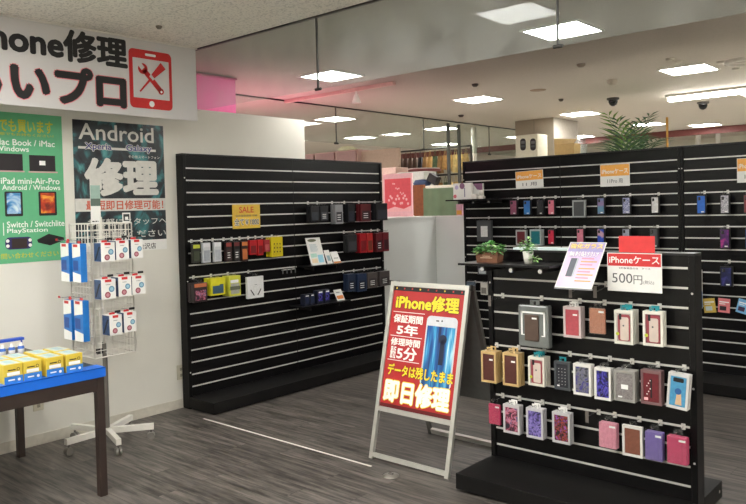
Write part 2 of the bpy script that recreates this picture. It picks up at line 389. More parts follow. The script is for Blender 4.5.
# ================================================================== SLAT WALLS
def slat_unit(name, label, W, H, slots, loc, rz, seams=(), base=.33, base_back=0., thick=.09, frame=.03, bh=.1, feet=True):
    """front faces local -y, x from 0 to W, panel front at y = 0"""
    t = thing(name, label, 'display stand', loc, rz)
    m = MB(); edges = [frame]+list(seams)+[W-frame]
    m.box(frame, 0, bh, W-frame, thick-.01, H-.012, BLACK)
    for s in seams: m.box(s-.0025, -.0012, bh, s+.0025, .001, H-.012, mat('panel_joint', (10, 10, 10), .7))
    m.build('slat_panel', t)
    m = MB()
    for z in slots:
        for a, b in zip(edges[:-1], edges[1:]): m.box(a+.004, -.0022, z-.0055, b-.008, .003, z+.0055, RAIL)
    m.build('slot_trim', t)
    for x0 in (0, W-frame):
        m = MB(); m.box(x0, -.012, 0, x0+frame, thick, H-.012, BLACK, .002)
        for z in (.3, H*.5, H-.2): m.lathe([(.006, -.0135), (.006, -.011)], RAIL, (x0+frame/2, 0, z), 8, 'y')
        m.build('upright', t)
    m = MB(); m.box(0, -.012, H-.012, W, thick, H, mat('black_cap', (20, 20, 21), .45), .002); m.build('top_cap', t)
    m = MB(); m.box(0, -base, .012, W, -.0125, bh, BLACK2, .002); m.box(frame+.001, -.0125, .05, W-frame-.001, -.0005, bh, BLACK2); m.box(.02, -base+.03, 0, W-.02, -.03, .012, BLACK2); m.build('base', t)
    if base_back:
        m = MB(); m.box(0, thick+.001, .012, W, base_back, bh, BLACK2, .002); m.box(.02, thick+.03, 0, W-.02, base_back-.03, .012, BLACK2)
        m.lathe([(.008, 0), (.008, .002)], RAIL, (W, base_back-.05, .055), 10, 'x'); m.build('base', t)
    return t
SL = [.18+.1*k for k in range(19)]
slat_unit('slat_wall', 'tall black slat wall on the left against the cream wall, SALE card on it', 2.50, 2.1, SL, (-5.107, 3.475, 0), PI/2, (1.222,), .335, 0, .08, .032)
slat_unit('slat_wall', 'tall black slat wall along the back carrying iPhone case signs', 2.33, 2.1, SL, (-4.575, 6.747, 0), 0, (1.16,), .42, 0, .09, .022)
slat_unit('slat_wall', 'black slat wall at the far right edge behind the low stand', 2.35, 2.1, SL, (-2.243, 6.747, 0), 0, (1.175,), .42, 0, .09, .022)
SF = [.175+.1*k for k in range(12)]
slat_unit('slat_stand', 'low two-sided black slat stand at the front right with price sign', 1.20, 1.35, SF, (-2.39, 3.772, 0), 0, (), .39, .385, .09, .03)

# ================================================================== PRODUCTS ON HOOKS
PLANE = {'F': ('y', 3.772, -1), 'R': ('y', 6.747, -1), 'L': ('x', -5.107, 1), 'RX': ('x', -4.67, 1), 'RY': ('y', 2.45, -1)}
SLOTS = {'F': SF, 'R': SL, 'L': SL}
STAND = {'F': 'the low front stand', 'R': 'the back slat wall', 'L': 'the left slat wall', 'RX': 'the white wire rack', 'RY': 'the white wire rack'}
def short(l):
    for a, b in ((' hanging', ''), (' the ', ' '), (' of a matching pair', ' one'), ('phone case', 'case'), (' in clear box', ''), (' in clear bag', ''), (' case', '') if l.count(' case') and len(l.split()) > 14 else ('', '')):
        if a: l = l.replace(a, b)
    return l
def local_rect(pl, off, rect):
    ax, v, sg = PLANE[pl]; v = v+sg*off
    x0, y0, x1, y1 = rect; xc, yc = (x0+x1)/2, (y0+y1)/2
    c = at(ax, v, xc, yc); k = 1 if ax == 'x' else 0
    w = abs(at(ax, v, x1, yc)[k]-at(ax, v, x0, yc)[k])
    d = Vector((0, .1, 0)) if ax == 'x' else Vector((.1, 0, 0))
    a, b = proj(c-d), proj(c+d); sk = abs((b[1]-a[1])/(b[0]-a[0]))
    hh = max((y1-y0)-sk*(x1-x0), .5*(y1-y0))
    h = abs(at(ax, v, xc, yc-hh/2)[2]-at(ax, v, xc, yc+hh/2)[2])
    return c, w, h, (PI/2 if ax == 'x' else 0)
HOOKM = CHROME
def hook(pl, top, off, label, plate=True):
    """wire hook from the wall to just past the pack; top = point of the hanging hole"""
    ax, v, sg = PLANE[pl]; base = Vector(top); i = 'xyz'.index(ax); base[i] = v
    if pl in SLOTS: base.z = min(SLOTS[pl], key=lambda z: abs(z-top.z-.01))
    t = thing('display_hook', label, 'hook', base, 0)
    tip = Vector(top)-base; n = Vector((0, 0, 0)); n[i] = sg
    m = MB(); m.tube([n*.006, n*.02+Vector((0, 0, tip.z*.6)), tip, tip+n*.03, tip+n*.036+Vector((0, 0, .012))], .0022, HOOKM, 6); m.build('wire', t)
    m = MB(); s = Vector((.010, .010, .015)); s[i] = .0022; q = n*.0048
    m.box(q.x-s.x, q.y-s.y, q.z-s.z, q.x+s.x, q.y+s.y, q.z+s.z, RAIL); m.build('plate', t)
    return t
def pack(pl, off, rect, kind, body, inner, label, dep=.02, n=1, art=None, tilt=0, hk=True, cat='phone case', name='phone_case_pack', tabm=None, turn=0, fwr=.16):
    c, w, h, rz = local_rect(pl, off, rect)
    t = thing(name, label, cat, c, rz)
    t.rotation_euler = (0, tilt, rz+turn)
    bm_ = mat('pk%d_%d_%d' % body, body, .35, noise=.04)
    im = inner if not isinstance(inner, tuple) else mat('in%d_%d_%d' % inner, inner, .4, noise=.12, nscale=60)
    hw, hh = w/2, h/2
    if kind == 'box':            # card box with a window showing the case
        fw = min(.011, w*.16) if fwr == .16 else w*fwr
        m = MB(); m.box(-hw, .0, -hh, hw, dep, hh, bm_, .0012)
        for a in ((-hw, -hh, -hw+fw, hh), (hw-fw, -hh, hw, hh), (-hw+fw, hh-fw*1.2, hw-fw, hh), (-hw+fw, -hh, hw-fw, -hh+fw)): m.box(a[0], -.004, a[1], a[2], .0005, a[3], bm_)
        m.build('carton', t)
        m = MB(); m.box(-hw+fw+.002, -.003, -hh+fw+.003, hw-fw-.002, .0006, hh-fw*1.2-.003, im, .001); a_ = Art(m, (-hw, -.003, -hh), X, Z, -Y)
        if art: art(a_, w, h)
        m.build('case_insert', t)
    elif kind == 'case':          # bare phone case on a dark backing card in clear bag
        m = MB(); m.box(-hw, .004, -hh, hw, dep, hh, bm_, .001); m.build('backing_card', t)
        m = MB(); m.box(-hw*.8, -.006, -hh*.92, hw*.8, .0035, hh*.9, im, .0028)
        a_ = Art(m, (-hw, -.006, -hh), X, Z, -Y)
        a_.rrect(w*.17, h*.72, w*.45, h*.9, min(.006, w*.1), INK, 1); a_.disc(w*.25, h*.85, w*.05, GREY, 2); a_.disc(w*.25, h*.78, w*.05, GREY, 2)
        a_.rect(w*.5, h*.08, w*.8, h*.14, WHITEP, 1)
        if art: art(a_, w, h)
        m.build('case', t)
    elif kind == 'pouch':         # flat coloured case in a clear bag
        m = MB(); m.box(-hw*.94, -.004, -hh*.95, hw*.94, dep, hh*.9, im, .004)
        a_ = Art(m, (-hw, -.004, -hh), X, Z, -Y); a_.rect(w*.6, h*.8, w*.92, h*.87, WHITEP, 1); a_.rect(w*.74, h*.12, w*.77, h*.8, bm_, 1)
        if art: art(a_, w, h)
        m.build('case', t)
        m = MB(); m.box(-hw, -.006, -hh, hw, -.0052, hh, CLEAR); m.build('clear_bag', t)
    elif kind == 'solid':         # printed accessory pack
        m = MB(); m.box(-hw, 0, -hh, hw, dep, hh, bm_, .002); a_ = Art(m, (-hw, 0, -hh), X, Z, -Y)
        a_.rect(w*.12, h*.1, w*.88, h*.62, im, 1)
        if art: art(a_, w, h)
        m.build('carton', t)
    # hanging tab with a real hole
    tm = tabm or CLEAR; m = MB(); tw = min(.02, hw*.8)
    for q in ((-tw, hh, -.009, hh+.016), (.009, hh, tw, hh+.016), (-tw, hh+.016, tw, hh+.024)): m.box(q[0], dep*.5-.0006, q[1], q[2], dep*.5+.0006, q[3], tm)
    m.build('hang_tab', t)
    ax, v, sg = PLANE[pl]; i = 'xyz'.index(ax); nrm = Vector((0, 0, 0)); nrm[i] = sg
    for k in range(1, n):
        copy_thing(t, c-nrm*((dep+.008)*k), ('next' if k == 1 else 'rearmost')+' behind '+short(label))
    if hk:
        top = c-nrm*(dep*.5)+Vector((0, 0, hh+.0135)); hook(pl, top, off, 'hook of '+short(label))
    return t

ORCH = (178, 70, 80)
def a_white_frame(a, w, h):   # rounded white case print
    a.rrect(w*.2, h*.1, w*.86, h*.88, .012, mat('case_rose', (150, 60, 70), .4), 1); a.rrect(w*.32, h*.12, w*.78, h*.8, .008, mat('case_pale', (206, 190, 180), .4), 2)
    a.disc(w*.5, h*.55, w*.05, GREY, 3); a.disc(w*.18, h*.3, w*.09, mat('lime_badge', (190, 200, 60), .5), 4); a.rrect(w*.26, h*.72, w*.4, h*.9, .004, INK, 3)
def a_dots(a, w, h):
    for i in range(3):
        for j in range(6): a.disc(w*(.3+.2*i), h*(.2+.11*j), w*.02, WHITEP, 1)
    a.rect(w*.18, h*.12, w*.34, h*.17, WHITEP, 1)
def a_sticker(a, w, h): a.rect(w*.55, h*.72, w*.8, h*.77, WHITEP, 1)
def a_plate(a, w, h): a.rect(w*.35, h*.4, w*.68, h*.55, WHITEP, 1); a.rect(w*.2, h*.12, w*.4, h*.17, WHITEP, 1)
def a_tri(a, w, h):
    a.poly([(w*.4, h*.12), (w*.72, h*.12), (w*.66, h*.45), (w*.46, h*.45)], mat('sand_print', (214, 178, 140), .5), 1); a.rrect(w*.25, h*.76, w*.75, h*.88, .005, INK, 1); a.disc(w*.52, h*.5, w*.16, mat('deep_blue_print', (40, 90, 150), .5), 2)
def a_strap(a, w, h):
    a.rect(w*.47, h*.2, w*.55, h*.75, INK, 1); a.rect(w*.15, h*.12, w*.35, h*.2, mat('pink_tag', (240, 190, 195), .5), 1)
    for k in range(6): a.disc(w*(.3+.08*(k % 3)), h*(.3+.08*k), w*.03, WHITEP, 1)
MARB = pmat('grey_marble_print', [(.38, (40, 42, 56)), (.48, (120, 120, 132)), (.55, (90, 88, 124)), (.62, (60, 56, 130))], nscale=22, dist=2)
GAL = pmat('violet_galaxy_print', [(.4, (16, 16, 28)), (.5, (44, 40, 140)), (.56, (100, 90, 190)), (.63, (20, 20, 40))], nscale=18, dist=2)
FLOR = pmat('rose_flower_print', [(.4, (34, 32, 44)), (.48, (140, 50, 76)), (.55, (200, 130, 150)), (.63, (84, 80, 120))], nscale=40, dist=1)
FLOR2 = pmat('butterfly_print', [(.44, (20, 16, 22)), (.5, (180, 76, 60)), (.55, (26, 20, 28)), (.63, (150, 90, 180))], nscale=60, dist=1)
LILAC = pmat('lilac_swirl_print', [(.38, (44, 38, 70)), (.5, (110, 96, 170)), (.58, (150, 134, 200)), (.65, (60, 54, 110))], nscale=24, dist=2)
PLAID = mat('grey_plaid', (128, 122, 122), .5, noise=.3, nscale=140)
CLAM = mat('smoked_grey_plastic', (112, 116, 114), .2, noise=.05)

# ---- low front stand (F): three rows
D = .10
# large clamshell
def clamshell():
    lab = 'large smoked grey clamshell with brown leather case hanging top left of the low front stand'
    c, w, h, rz = local_rect('F', .11, (518, 304, 548, 349)); t = thing('phone_case_pack', lab, 'phone case', c)
    m = MB(); m.box(-w/2, 0, -h/2, w/2, .05, h/2, CLAM, .008); m.build('clamshell', t)
    m = MB(); fw = .01
    for a in ((-w*.4, -h*.2, -w*.4+fw, h*.35), (w*.4-fw, -h*.2, w*.4, h*.35), (-w*.4, h*.35-fw, w*.4, h*.35)): m.box(a[0], -.002, a[1], a[2], .001, a[3], WHITEP)
    m.box(-w*.4, -.002, -h*.22, -w*.28, .001, -h*.2, WHITEP); m.box(w*.28, -.002, -h*.22, w*.4, .001, -h*.2, WHITEP); m.build('white_bracket', t)
    m = MB(); m.box(-w*.26, -.012, -h*.34, w*.2, .001, h*.28, mat('brown_leather', (84, 66, 56), .55, noise=.1), .004); a = Art(m, (-w/2, -.012, -h/2), X, Z, -Y); a.rect(w*.5, h*.68, w*.66, h*.72, WHITEP); m.build('case', t)
    m = MB(); m.box(-.03, .024, h/2, -.008, .026, h/2+.02, CLAM); m.box(.008, .024, h/2, .03, .026, h/2+.02, CLAM); m.box(-.03, .024, h/2+.02, .03, .026, h/2+.028, CLAM); m.build('hang_tab', t)
    hook('F', c+Vector((0, .025, h/2+.0165)), .11, 'chrome hook carrying the large smoked grey clamshell')
clamshell()
pack('F', D, (563.6, 306, 581, 338.5), 'box', (206, 190, 190), (176, 74, 84), 'pink phone case in clear box hanging right of the grey clamshell', .02, 2, a_sticker, tabm=WHITE)
pack('F', D, (589, 306.5, 605.5, 335), 'pouch', (150, 96, 74), (184, 116, 86), 'terracotta leather case in clear bag hanging under the 500 yen sign, left edge', .014)
TEAL = mat('teal_tab', (30, 140, 150), .4)
pack('F', D, (614.5, 309.5, 633, 345), 'box', (226, 224, 214), (176, 166, 160), 'white boxed pale case hanging under the 500 yen sign, left of a matching pair', .02, 3, a_white_frame, tabm=TEAL)
pack('F', D, (643, 310.5, 663, 347), 'box', (226, 224, 214), (120, 62, 70), 'white boxed dark red rimmed case hanging under the 500 yen sign, right of the pair', .02, 2, a_white_frame, tabm=TEAL)
TAN = (206, 176, 122)
BRN = (84, 44, 38)
TANM = mat('tan_card', (206, 176, 122), .6)
pack('F', D, (481.5, 350.5, 496, 383.5), 'box', TAN, BRN, 'tan carton with dark brown case hanging leftmost in middle row of the low stand', .03, 2, a_sticker, tabm=TANM)
pack('F', D, (503, 352, 518.5, 387), 'box', TAN, BRN, 'tan carton with dark brown case hanging second in middle row of the low stand', .03, 2, a_sticker, tabm=TANM)
pack('F', D, (528.5, 356, 544.5, 387), 'box', (222, 218, 206), (150, 120, 118), 'white carton with rose rimmed case hanging third in middle row of the low stand', .018, 3, a_white_frame, tabm=TEAL)
pack('F', D, (554.5, 360.5, 570, 391), 'box', (70, 74, 78), (34, 36, 44), 'black dotted case in clear box hanging fourth in middle row of the low stand', .02, 1, a_dots, tabm=TEAL)
pack('F', D+.01, (573.5, 363, 591, 396.5), 'box', (226, 224, 220), MARB, 'white carton with grey marbled case hanging fifth in middle row of the low stand', .018, 2)
pack('F', D, (594.5, 367, 611, 401), 'box', (226, 224, 220), GAL, 'white carton with violet blue case hanging sixth in middle row of the low stand', .018, 2)
pack('F', D+.01, (614, 369, 635, 403), 'box', (150, 148, 144), PLAID, 'grey plaid phone case in clear box hanging seventh in middle row of the low stand', .014, 3, a_plate)
pack('F', D, (641, 369, 661.5, 406), 'box', (120, 90, 92), (104, 26, 36), 'dark red case in clear box hanging second from right in middle row of low stand', .016, 2, a_strap)
pack('F', D, (667.5, 372, 688.5, 410.5), 'box', (208, 206, 204), (74, 148, 190), 'light blue phone case in clear box hanging slightly tilted at right end of middle row', .016, 2, a_tri, tilt=.08)
MAG = (186, 34, 84)
pack('F', D, (488.5, 402, 500.5, 426), 'pouch', (150, 24, 66), MAG, 'magenta case in clear bag hanging leftmost in bottom row of the low stand', .014)
pack('F', D, (503.5, 403.5, 519.5, 435), 'box', (196, 194, 196), FLOR, 'clear boxed rose patterned case hanging second in bottom row of the low stand', .018, 2, tabm=WHITE)
pack('F', D, (526.5, 407, 543, 440), 'box', (196, 194, 198), LILAC, 'clear boxed lilac swirl case hanging third in bottom row of the low stand', .018, 2, tabm=WHITE)
pack('F', D, (552.5, 411, 570, 445), 'box', (190, 190, 192), FLOR2, 'clear boxed black butterfly patterned case hanging fourth in bottom row of the low stand', .018, 2, tabm=WHITE)
pack('F', D, (598.5, 420, 617, 450.5), 'pouch', (196, 120, 140), (214, 136, 156), 'pale pink wallet case in clear bag hanging in bottom row right of the empty hook', .014, 2)
pack('F', D, (622.5, 424, 642.5, 458.5), 'box', (216, 214, 210), (122, 74, 58), 'white framed brown case hanging in bottom row right of the pale pink wallet', .016, 1)
pack('F', D, (644.5, 429, 663, 463), 'pouch', (92, 74, 140), (110, 88, 160), 'purple wallet case in clear bag hanging second from right in bottom row', .014, 2)
pack('F', D, (666.5, 433.5, 687.5, 467), 'pouch', (160, 30, 76), (190, 50, 96), 'raspberry wallet case in clear bag hanging at right end of bottom row', .014, 2)
for px, py, lb in ((493, 300, 'empty hook at the left end of the low stand, beside the grey clamshell'), (573.5, 291, 'empty hook under the leaning purple leaflet, left one'), (598, 291, 'empty hook under the leaning purple leaflet, right one'), (590, 415, 'empty hook in the bottom row between butterfly case and pale pink wallet')):
    top = at('y', 3.66, px, py); h = hook('F', top, .1, lb)
    m = MB(); m.box(top.x-h.location.x-.009, -.15, top.z-h.location.z-.032, top.x-h.location.x+.009, -.148, top.z-h.location.z+.03, mat('clear_tag_grey', (104, 98, 94), .3), .0005); m.build('price_tag', h)

# ---- back slat wall (R)
DR = .10; BK = (20, 20, 22)
row1 = [((509.8, 200, 517, 215), (150, 84, 110), 'mauve phone case hanging first in upper row of the back slat wall'),
 ((523.3, 200, 530.6, 215), pmat('blue_fade_print', [(.1, (20, 60, 170)), (.7, (60, 130, 190)), (1, (90, 180, 190))], (0, 0, 8), 'noise', nscale=1), 'blue faded phone case hanging second in upper row of the back slat wall'),
 ((536.5, 200, 543.5, 215), (34, 36, 40), 'black phone case hanging third in upper row of the back slat wall'),
 ((547.8, 199.6, 554.6, 214.8), (206, 110, 130), 'pink phone case hanging fourth in upper row of the back slat wall'),
 ((597, 197.4, 604.6, 214.5), pmat('teal_pink_fade', [(.3, (190, 90, 130)), (.5, (110, 120, 160)), (.7, (60, 150, 160))], (0, 0, 9), 'noise', nscale=1), 'teal and pink faded phone case hanging in upper row under the middle sign, left one'),
 ((622, 197, 630.4, 214), pmat('blue_marble_print', [(.35, (60, 66, 110)), (.5, (150, 154, 190)), (.65, (210, 210, 226))], nscale=45, dist=2), 'blue marbled phone case hanging in upper row under the middle sign, right one'),
 ((651, 196.5, 659, 213.5), (206, 204, 204), 'white phone case hanging alone at right end of upper row on the back slat wall'),
 ((696.5, 195, 706, 214), (26, 96, 190), 'bright blue phone case hanging on the far right slat wall'),
 ((720, 194.5, 729.5, 213.8), pmat('grey_marble2', [(.35, (110, 108, 120)), (.55, (190, 188, 196)), (.7, (226, 224, 228))], nscale=45, dist=2), 'grey marbled phone case hanging right of the bright blue one'),
 ((743.5, 194.5, 752, 213.5), (120, 40, 50), 'dark red phone case hanging cut by the right edge of the picture')]
for rc, col, lb in row1: pack('R', DR, rc, 'case', BK, col, lb, .03, 1)
pack('R', DR, (572.5, 200, 585, 217.5), 'box', (160, 164, 164), (70, 72, 74), 'clear boxed dark grey case hanging in upper row above the leaning leaflet', .03, 1)
row2 = [((547.8, 229.5, 554.6, 244.5), (196, 34, 66), 'crimson phone case hanging alone in lower row of the back slat wall'),
 ((576.5, 228.5, 584, 244), (206, 120, 140), 'pink phone case hanging in lower row behind the leaning leaflet'),
 ((597, 228.5, 604.5, 245), pmat('blue_spot_print', [(.0, (20, 60, 170)), (.45, (30, 70, 180)), (.6, (190, 150, 170))], nscale=12, tex='vor'), 'blue spotted phone case hanging in lower row behind the leaning leaflet'),
 ((622, 228.5, 630, 245), (150, 154, 170), 'pale grey phone case hanging in lower row half hidden by the red card'),
 ((649.5, 228, 658.5, 248), (66, 68, 72), 'charcoal phone case hanging in lower row right of the red card'),
 ((719.5, 228.5, 730, 248.5), pmat('magenta_nebula', [(.35, (24, 20, 40)), (.55, (90, 30, 110)), (.68, (200, 50, 140)), (.8, (40, 20, 60))], nscale=16), 'dark purple nebula phone case hanging on the far right slat wall'),
 ((745, 228.5, 754, 248.5), (30, 80, 150), 'deep blue phone case hanging cut by the right picture edge'),
 ((719.8, 266.5, 732.5, 287), pmat('navy_nebula', [(.35, (14, 18, 40)), (.55, (30, 36, 90)), (.7, (80, 70, 150))], nscale=16), 'navy starry phone case hanging above the tilted leaflets')]
for rc, col, lb in row2: pack('R', DR, rc, 'case', BK, col, lb, .03, 1)
pack('R', DR, (477, 220.5, 491.5, 241.5), 'box', (70, 72, 74), (206, 206, 204), 'smoked pack with white phone case hanging behind the brown planter', .025, 1, fwr=.26)
pack('R', DR, (516, 230, 526, 245), 'box', (176, 178, 178), (96, 30, 40), 'clear boxed dark red case hanging above the small white pot', .03, 1)
pack('R', DR, (530, 229.5, 541, 245.5), 'box', (176, 186, 186), (20, 110, 120), 'clear boxed teal case hanging above the small white pot', .03, 2)
pack('R', DR, (477.5, 264.5, 487, 275), 'solid', (50, 50, 54), (170, 176, 180), 'small dark pack hanging just under the shelf of the low stand', .02, 1, cat='accessory pack', name='accessory_pack')
pack('R', DR, (466.5, 281.5, 474.5, 295), 'solid', (84, 96, 110), (40, 50, 62), 'blue grey accessory pack hanging right behind the board of the red stand', .025, 1, cat='accessory pack', name='accessory_pack')
pack('R', DR, (480.5, 283, 487, 295), 'solid', (206, 204, 196), (120, 116, 110), 'whitish accessory pack hanging right behind the board of the red stand', .025, 1, cat='accessory pack', name='accessory_pack')
for rc, col, ink, tl, lb in (((703.5, 298, 715.5, 313), (206, 176, 80), (196, 206, 206), -.12, 'yellow leaflet clipped tilted on the far right slat wall'), ((718, 298, 730, 313), (214, 120, 124), (40, 30, 36), .05, 'pink leaflet clipped on the far right slat wall'), ((737, 299, 749, 314), (120, 176, 220), (60, 40, 70), .25, 'light blue leaflet clipped tilted at the right picture edge')):
    c, w, h, rz = local_rect('R', .03, rc); m = MB(); cm = mat('leaf%d_%d_%d' % col, col, .5); m.box(-w/2, 0, -h/2, w/2, .0015, h/2, cm)
    a = Art(m, (-w/2, 0, -h/2), X, Z, -Y); a.rect(w*.15, h*.15, w*.7, h*.45, mat('li%d_%d_%d' % ink, ink, .5)); a.rect(w*.1, h*.7, w*.9, h*.78, WHITEP); a.rect(w*.1, h*.58, w*.6, h*.63, WHITEP)
    o = m.build('leaflet', None, c, label=lb, cat='leaflet'); o.rotation_euler = (0, tl, 0)
# small upright blue-white card on the edge beside the low stand
p = at('y', 6.62, 697.5, 290); m = MB(); m.box(-.012, -.09, -.17, .012, .1, .17, WHITE, .002); Art(m, (.012, -.09, -.17), Y, Z, X).rect(.01, .01, .18, .15, mat('sky_print', (90, 140, 200), .5))
m.build('leaflet_holder', None, p, label='white and blue leaflet holder seen edge-on beside the low stand', cat='leaflet holder')

# header signs on R
ORANGE = mat('orange_print', (240, 172, 80), .5, noise=.04)
GREYT = mat('grey_text', (120, 120, 122), .5)
def head_sign(rc, l2, label, tilt=0):
    c, w, h, rz = local_rect('R', .012, rc); m = MB(); m.box(-w/2, 0, -h/2, w/2, .002, h/2, WHITE)
    a = Art(m, (-w/2, 0, -h/2), X, Z, -Y, .001); a.rect(.004, h*.47, w-.004, h-.003, ORANGE); a.text('iPhoneケース', w*.06, h*.58, w*.94, h*.8, WHITEP, 2); a.text(l2, w*.25, h*.14, w*.76, h*.34, GREYT, 2)
    o = m.build('header_sign', None, c, label=label, cat='sign'); o.rotation_euler = (0, tilt, 0)
head_sign((515.5, 170, 543, 189), '11 用', 'orange and white card sign for 11, leftmost on the back slat wall', -.03)
head_sign((600, 163.5, 629.5, 187), '11Pro 用', 'orange and white card sign for 11Pro, middle of the back slat wall')
head_sign((736.8, 157, 768, 183), '11 用', 'orange and white card sign cut by the right picture edge')

# shelf on R with white boxes
def shelf(name, label, x0, x1, y0, y1, z, hooks, mt=BLACK, cat='shelf'):
    t = thing(name, label, cat, (x0, y0, z)); m = MB(); m.box(0, 0, -.014, x1-x0, y1-y0, 0, mt, .002); m.build('board', t)
    for hx in hooks:
        m = MB(); m.box(hx-.004, .02, -.045, hx+.004, y1-y0, -.0145, mat('bracket_steel', (70, 70, 72), .4, .5)); m.lathe([(.012, .018), (.012, .02)], CHROME, (hx, 0, -.032), 12, 'y'); m.build('bracket', t)
    return t
shelf('display_shelf', 'thin black shelf on the back slat wall with white boxes', -4.62, -3.96, 6.46, 6.744, 1.683, (.16, .34, .53))
def carton(loc, w, d, h, label, art, rz=0, mt=None, cat='box', name='product_box'):
    m = MB(); m.box(-w/2, -d/2, 0, w/2, d/2, h, mt or WHITE, .002)
    art(Art(m, (-w/2, -d/2, 0), X, Z, -Y), w, h); o = m.build(name, None, loc, label=label, cat=cat); o.rotation_euler = (0, 0, rz); return o
def art_phonebox(a, w, h):
    a.disc(w*.1, h*.2, w*.09, mat('coral_print', (210, 110, 120), .5)); a.disc(w*.5, h*.82, w*.14, mat('plum_print', (130, 90, 120), .5)); a.disc(w*.2, h*.75, w*.1, mat('lavender_print', (190, 180, 214), .5)); a.rect(w*.6, h*.15, w*.66, h*.7, mat('text_lilac', (140, 140, 160), .5))
carton((-4.46, 6.565, 1.684), .235, .03, .175, 'white box with pastel discs standing on the back shelf', art_phonebox)
carton((-4.33, 6.63, 1.684), .17, .03, .165, 'white box with plum corner standing behind the first on back shelf', lambda a, w, h: (a.poly([(w*.3, h), (w, h), (w, h*.55), (w*.6, h*.62)], mat('plum_print', (130, 90, 120), .5)), a.rect(w*.1, h*.2, w*.25, h*.6, mat('text_lilac', (140, 140, 160), .5))))
t = thing('charger', 'small white charging device with round head on the back shelf', 'charger', (-4.24, 6.52, 1.684))
m = MB(); m.box(-.07, -.03, 0, .0, .03, .052, WMETAL, .008); m.build('block', t)
m = MB(); m.box(.012, -.025, 0, .075, .025, .03, WMETAL, .008); m.tube([(.045, 0, .028), (.045, 0, .05)], .008, WMETAL); m.lathe([(.0, -.013), (.026, -.013), (.028, 0), (.026, .013), (0, .013)], WMETAL, (.04, 0, .068), 16, 'y'); m.build('round_head', t)

# ---- front stand: shelf, plants, leaflets, price signs
shelf('display_shelf', 'thin black shelf at the top left of the low front stand with two plants', -2.44, -1.855, 3.52, 3.768, 1.283, (.155, .34, .52))
LEAF = mat('leaf_green', (96, 156, 88), .5, noise=.25, nscale=25); LEAF2 = mat('leaf_light_green', (150, 192, 120), .5, noise=.2, nscale=25)
def leaves(mb, c, n, rx, ry, zlo, zhi, ln, mt, droop=.3):
    for _ in range(n):
        a = random.uniform(0, 2*PI); rr = random.random()**.5
        b = Vector((c[0]+math.cos(a)*rr*rx*.8, c[1]+math.sin(a)*rr*ry*.8, c[2]+random.uniform(zlo, zhi)*(1-.5*rr*rr)))
        d = Vector((math.cos(a)*(.4+rr), math.sin(a)*(.4+rr), random.uniform(-droop, .7))).normalized(); s = d.cross(Z).normalized(); u = s.cross(d); L = ln*random.uniform(.7, 1.3); w = L*.32
        vs = [b, b+d*L*.35+s*w*.9+u*L*.05, b+d*L*.75+s*w*.6, b+d*L-u*L*.12, b+d*L*.75-s*w*.6, b+d*L*.35-s*w*.9+u*L*.05, b+d*L*.45-u*L*.03]
        mb.add(vs, [(0, 6, 1), (1, 6, 2), (2, 6, 3), (3, 6, 4), (4, 6, 5), (5, 6, 0)], random.choice(mt))
t = thing('potted_plant', 'bushy green plant in a brown wooden planter on the shelf', 'plant', (-2.285, 3.62, 1.284))
m = MB(); WD = mat('brown_planter_wood', (112, 72, 50), .6, noise=.2, nscale=30)
bmx = [(-.068, -.03, 0), (.068, -.03, 0), (.068, .03, 0), (-.068, .03, 0), (-.074, -.036, .062), (.074, -.036, .062), (.074, .036, .062), (-.074, .036, .062)]
m.add(bmx, [(3, 2, 1, 0), (4, 5, 6, 7), (0, 1, 5, 4), (1, 2, 6, 5), (2, 3, 7, 6), (3, 0, 4, 7)], WD)
a = Art(m, (-.07, -.0305, 0), X, Vector((0, -.097, 1)).normalized(), -Y, .0012); a.rect(.03, .026, .11, .031, mat('pale_stencil', (190, 160, 134), .6), 2); a.rect(.045, .036, .095, .04, mat('pale_stencil', (190, 160, 134), .6), 2); m.build('planter', t)
m = MB(); leaves(m, (0, 0, .058), 240, .105, .06, -.01, .06, .03, [LEAF, LEAF2, LEAF]); m.build('foliage', t)
t = thing('potted_plant', 'small green plant in a white tapered pot on the shelf', 'plant', (-2.035, 3.62, 1.284))
m = MB(); m.lathe([(.0, 0), (.021, 0), (.03, .068), (.027, .068), (.025, .055), (0, .055)], mat('white_pot', (226, 224, 216), .4), n=20); m.build('pot', t)
m = MB(); leaves(m, (0, 0, .066), 90, .045, .04, 0, .075, .026, [LEAF, LEAF2, LEAF]); leaves(m, (.045, -.01, .03), 25, .025, .02, -.02, .02, .024, [LEAF2], .8); m.build('foliage', t)
# paper sheets on the top of the stand
m = MB(); m.box(-.16, -.04, 0, .18, .04, .012, mat('pale_blue_paper', (214, 230, 232), .5)); m.build('paper_stack', None, (-2.06, 3.815, 1.3502), label='flat stack of pale paper lying on top of the low stand', cat='paper')
# leaning leaflet
t = thing('leaflet_stand', 'pastel purple leaflet leaning back on the low stand above empty hooks', 'leaflet', (-1.735, 3.545, 1.172))
Vd = Vector((0, .2, .235)).normalized(); Nn = Vector((0, -Vd.z, Vd.y)); hh = .3; ww = .208
m = MB(); O = Vector((-ww/2, 0, 0)); PU = pmat('lilac_poster_print', [(.25, (240, 214, 226)), (.45, (226, 200, 232)), (.6, (196, 186, 226)), (.75, (238, 222, 214))], nscale=3)
pts = [O, O+X*ww, O+X*ww+Vd*hh, O+Vd*hh]; m.add(pts+[q-Nn*.003 for q in pts], [(0, 1, 2, 3), (7, 6, 5, 4), (0, 4, 5, 1), (1, 5, 6, 2), (2, 6, 7, 3), (3, 7, 4, 0)], WHITE)
a = Art(m, O, X, Vd, Nn, .0008); a.rect(.005, .005, ww-.005, hh-.005, PU, 1)
a.rect(.005, .235, ww-.005, hh-.005, mat('violet_head', (168, 160, 210), .5), 2)
YEL = mat('yellow_print', (236, 200, 60), .5, noise=.03)
a.text('強化ガラス', .012, .255, ww-.012, .288, mat('pale_yellow_print', (250, 226, 150), .5), 3, .02, mat('tan_outline', (196, 150, 90), .5))
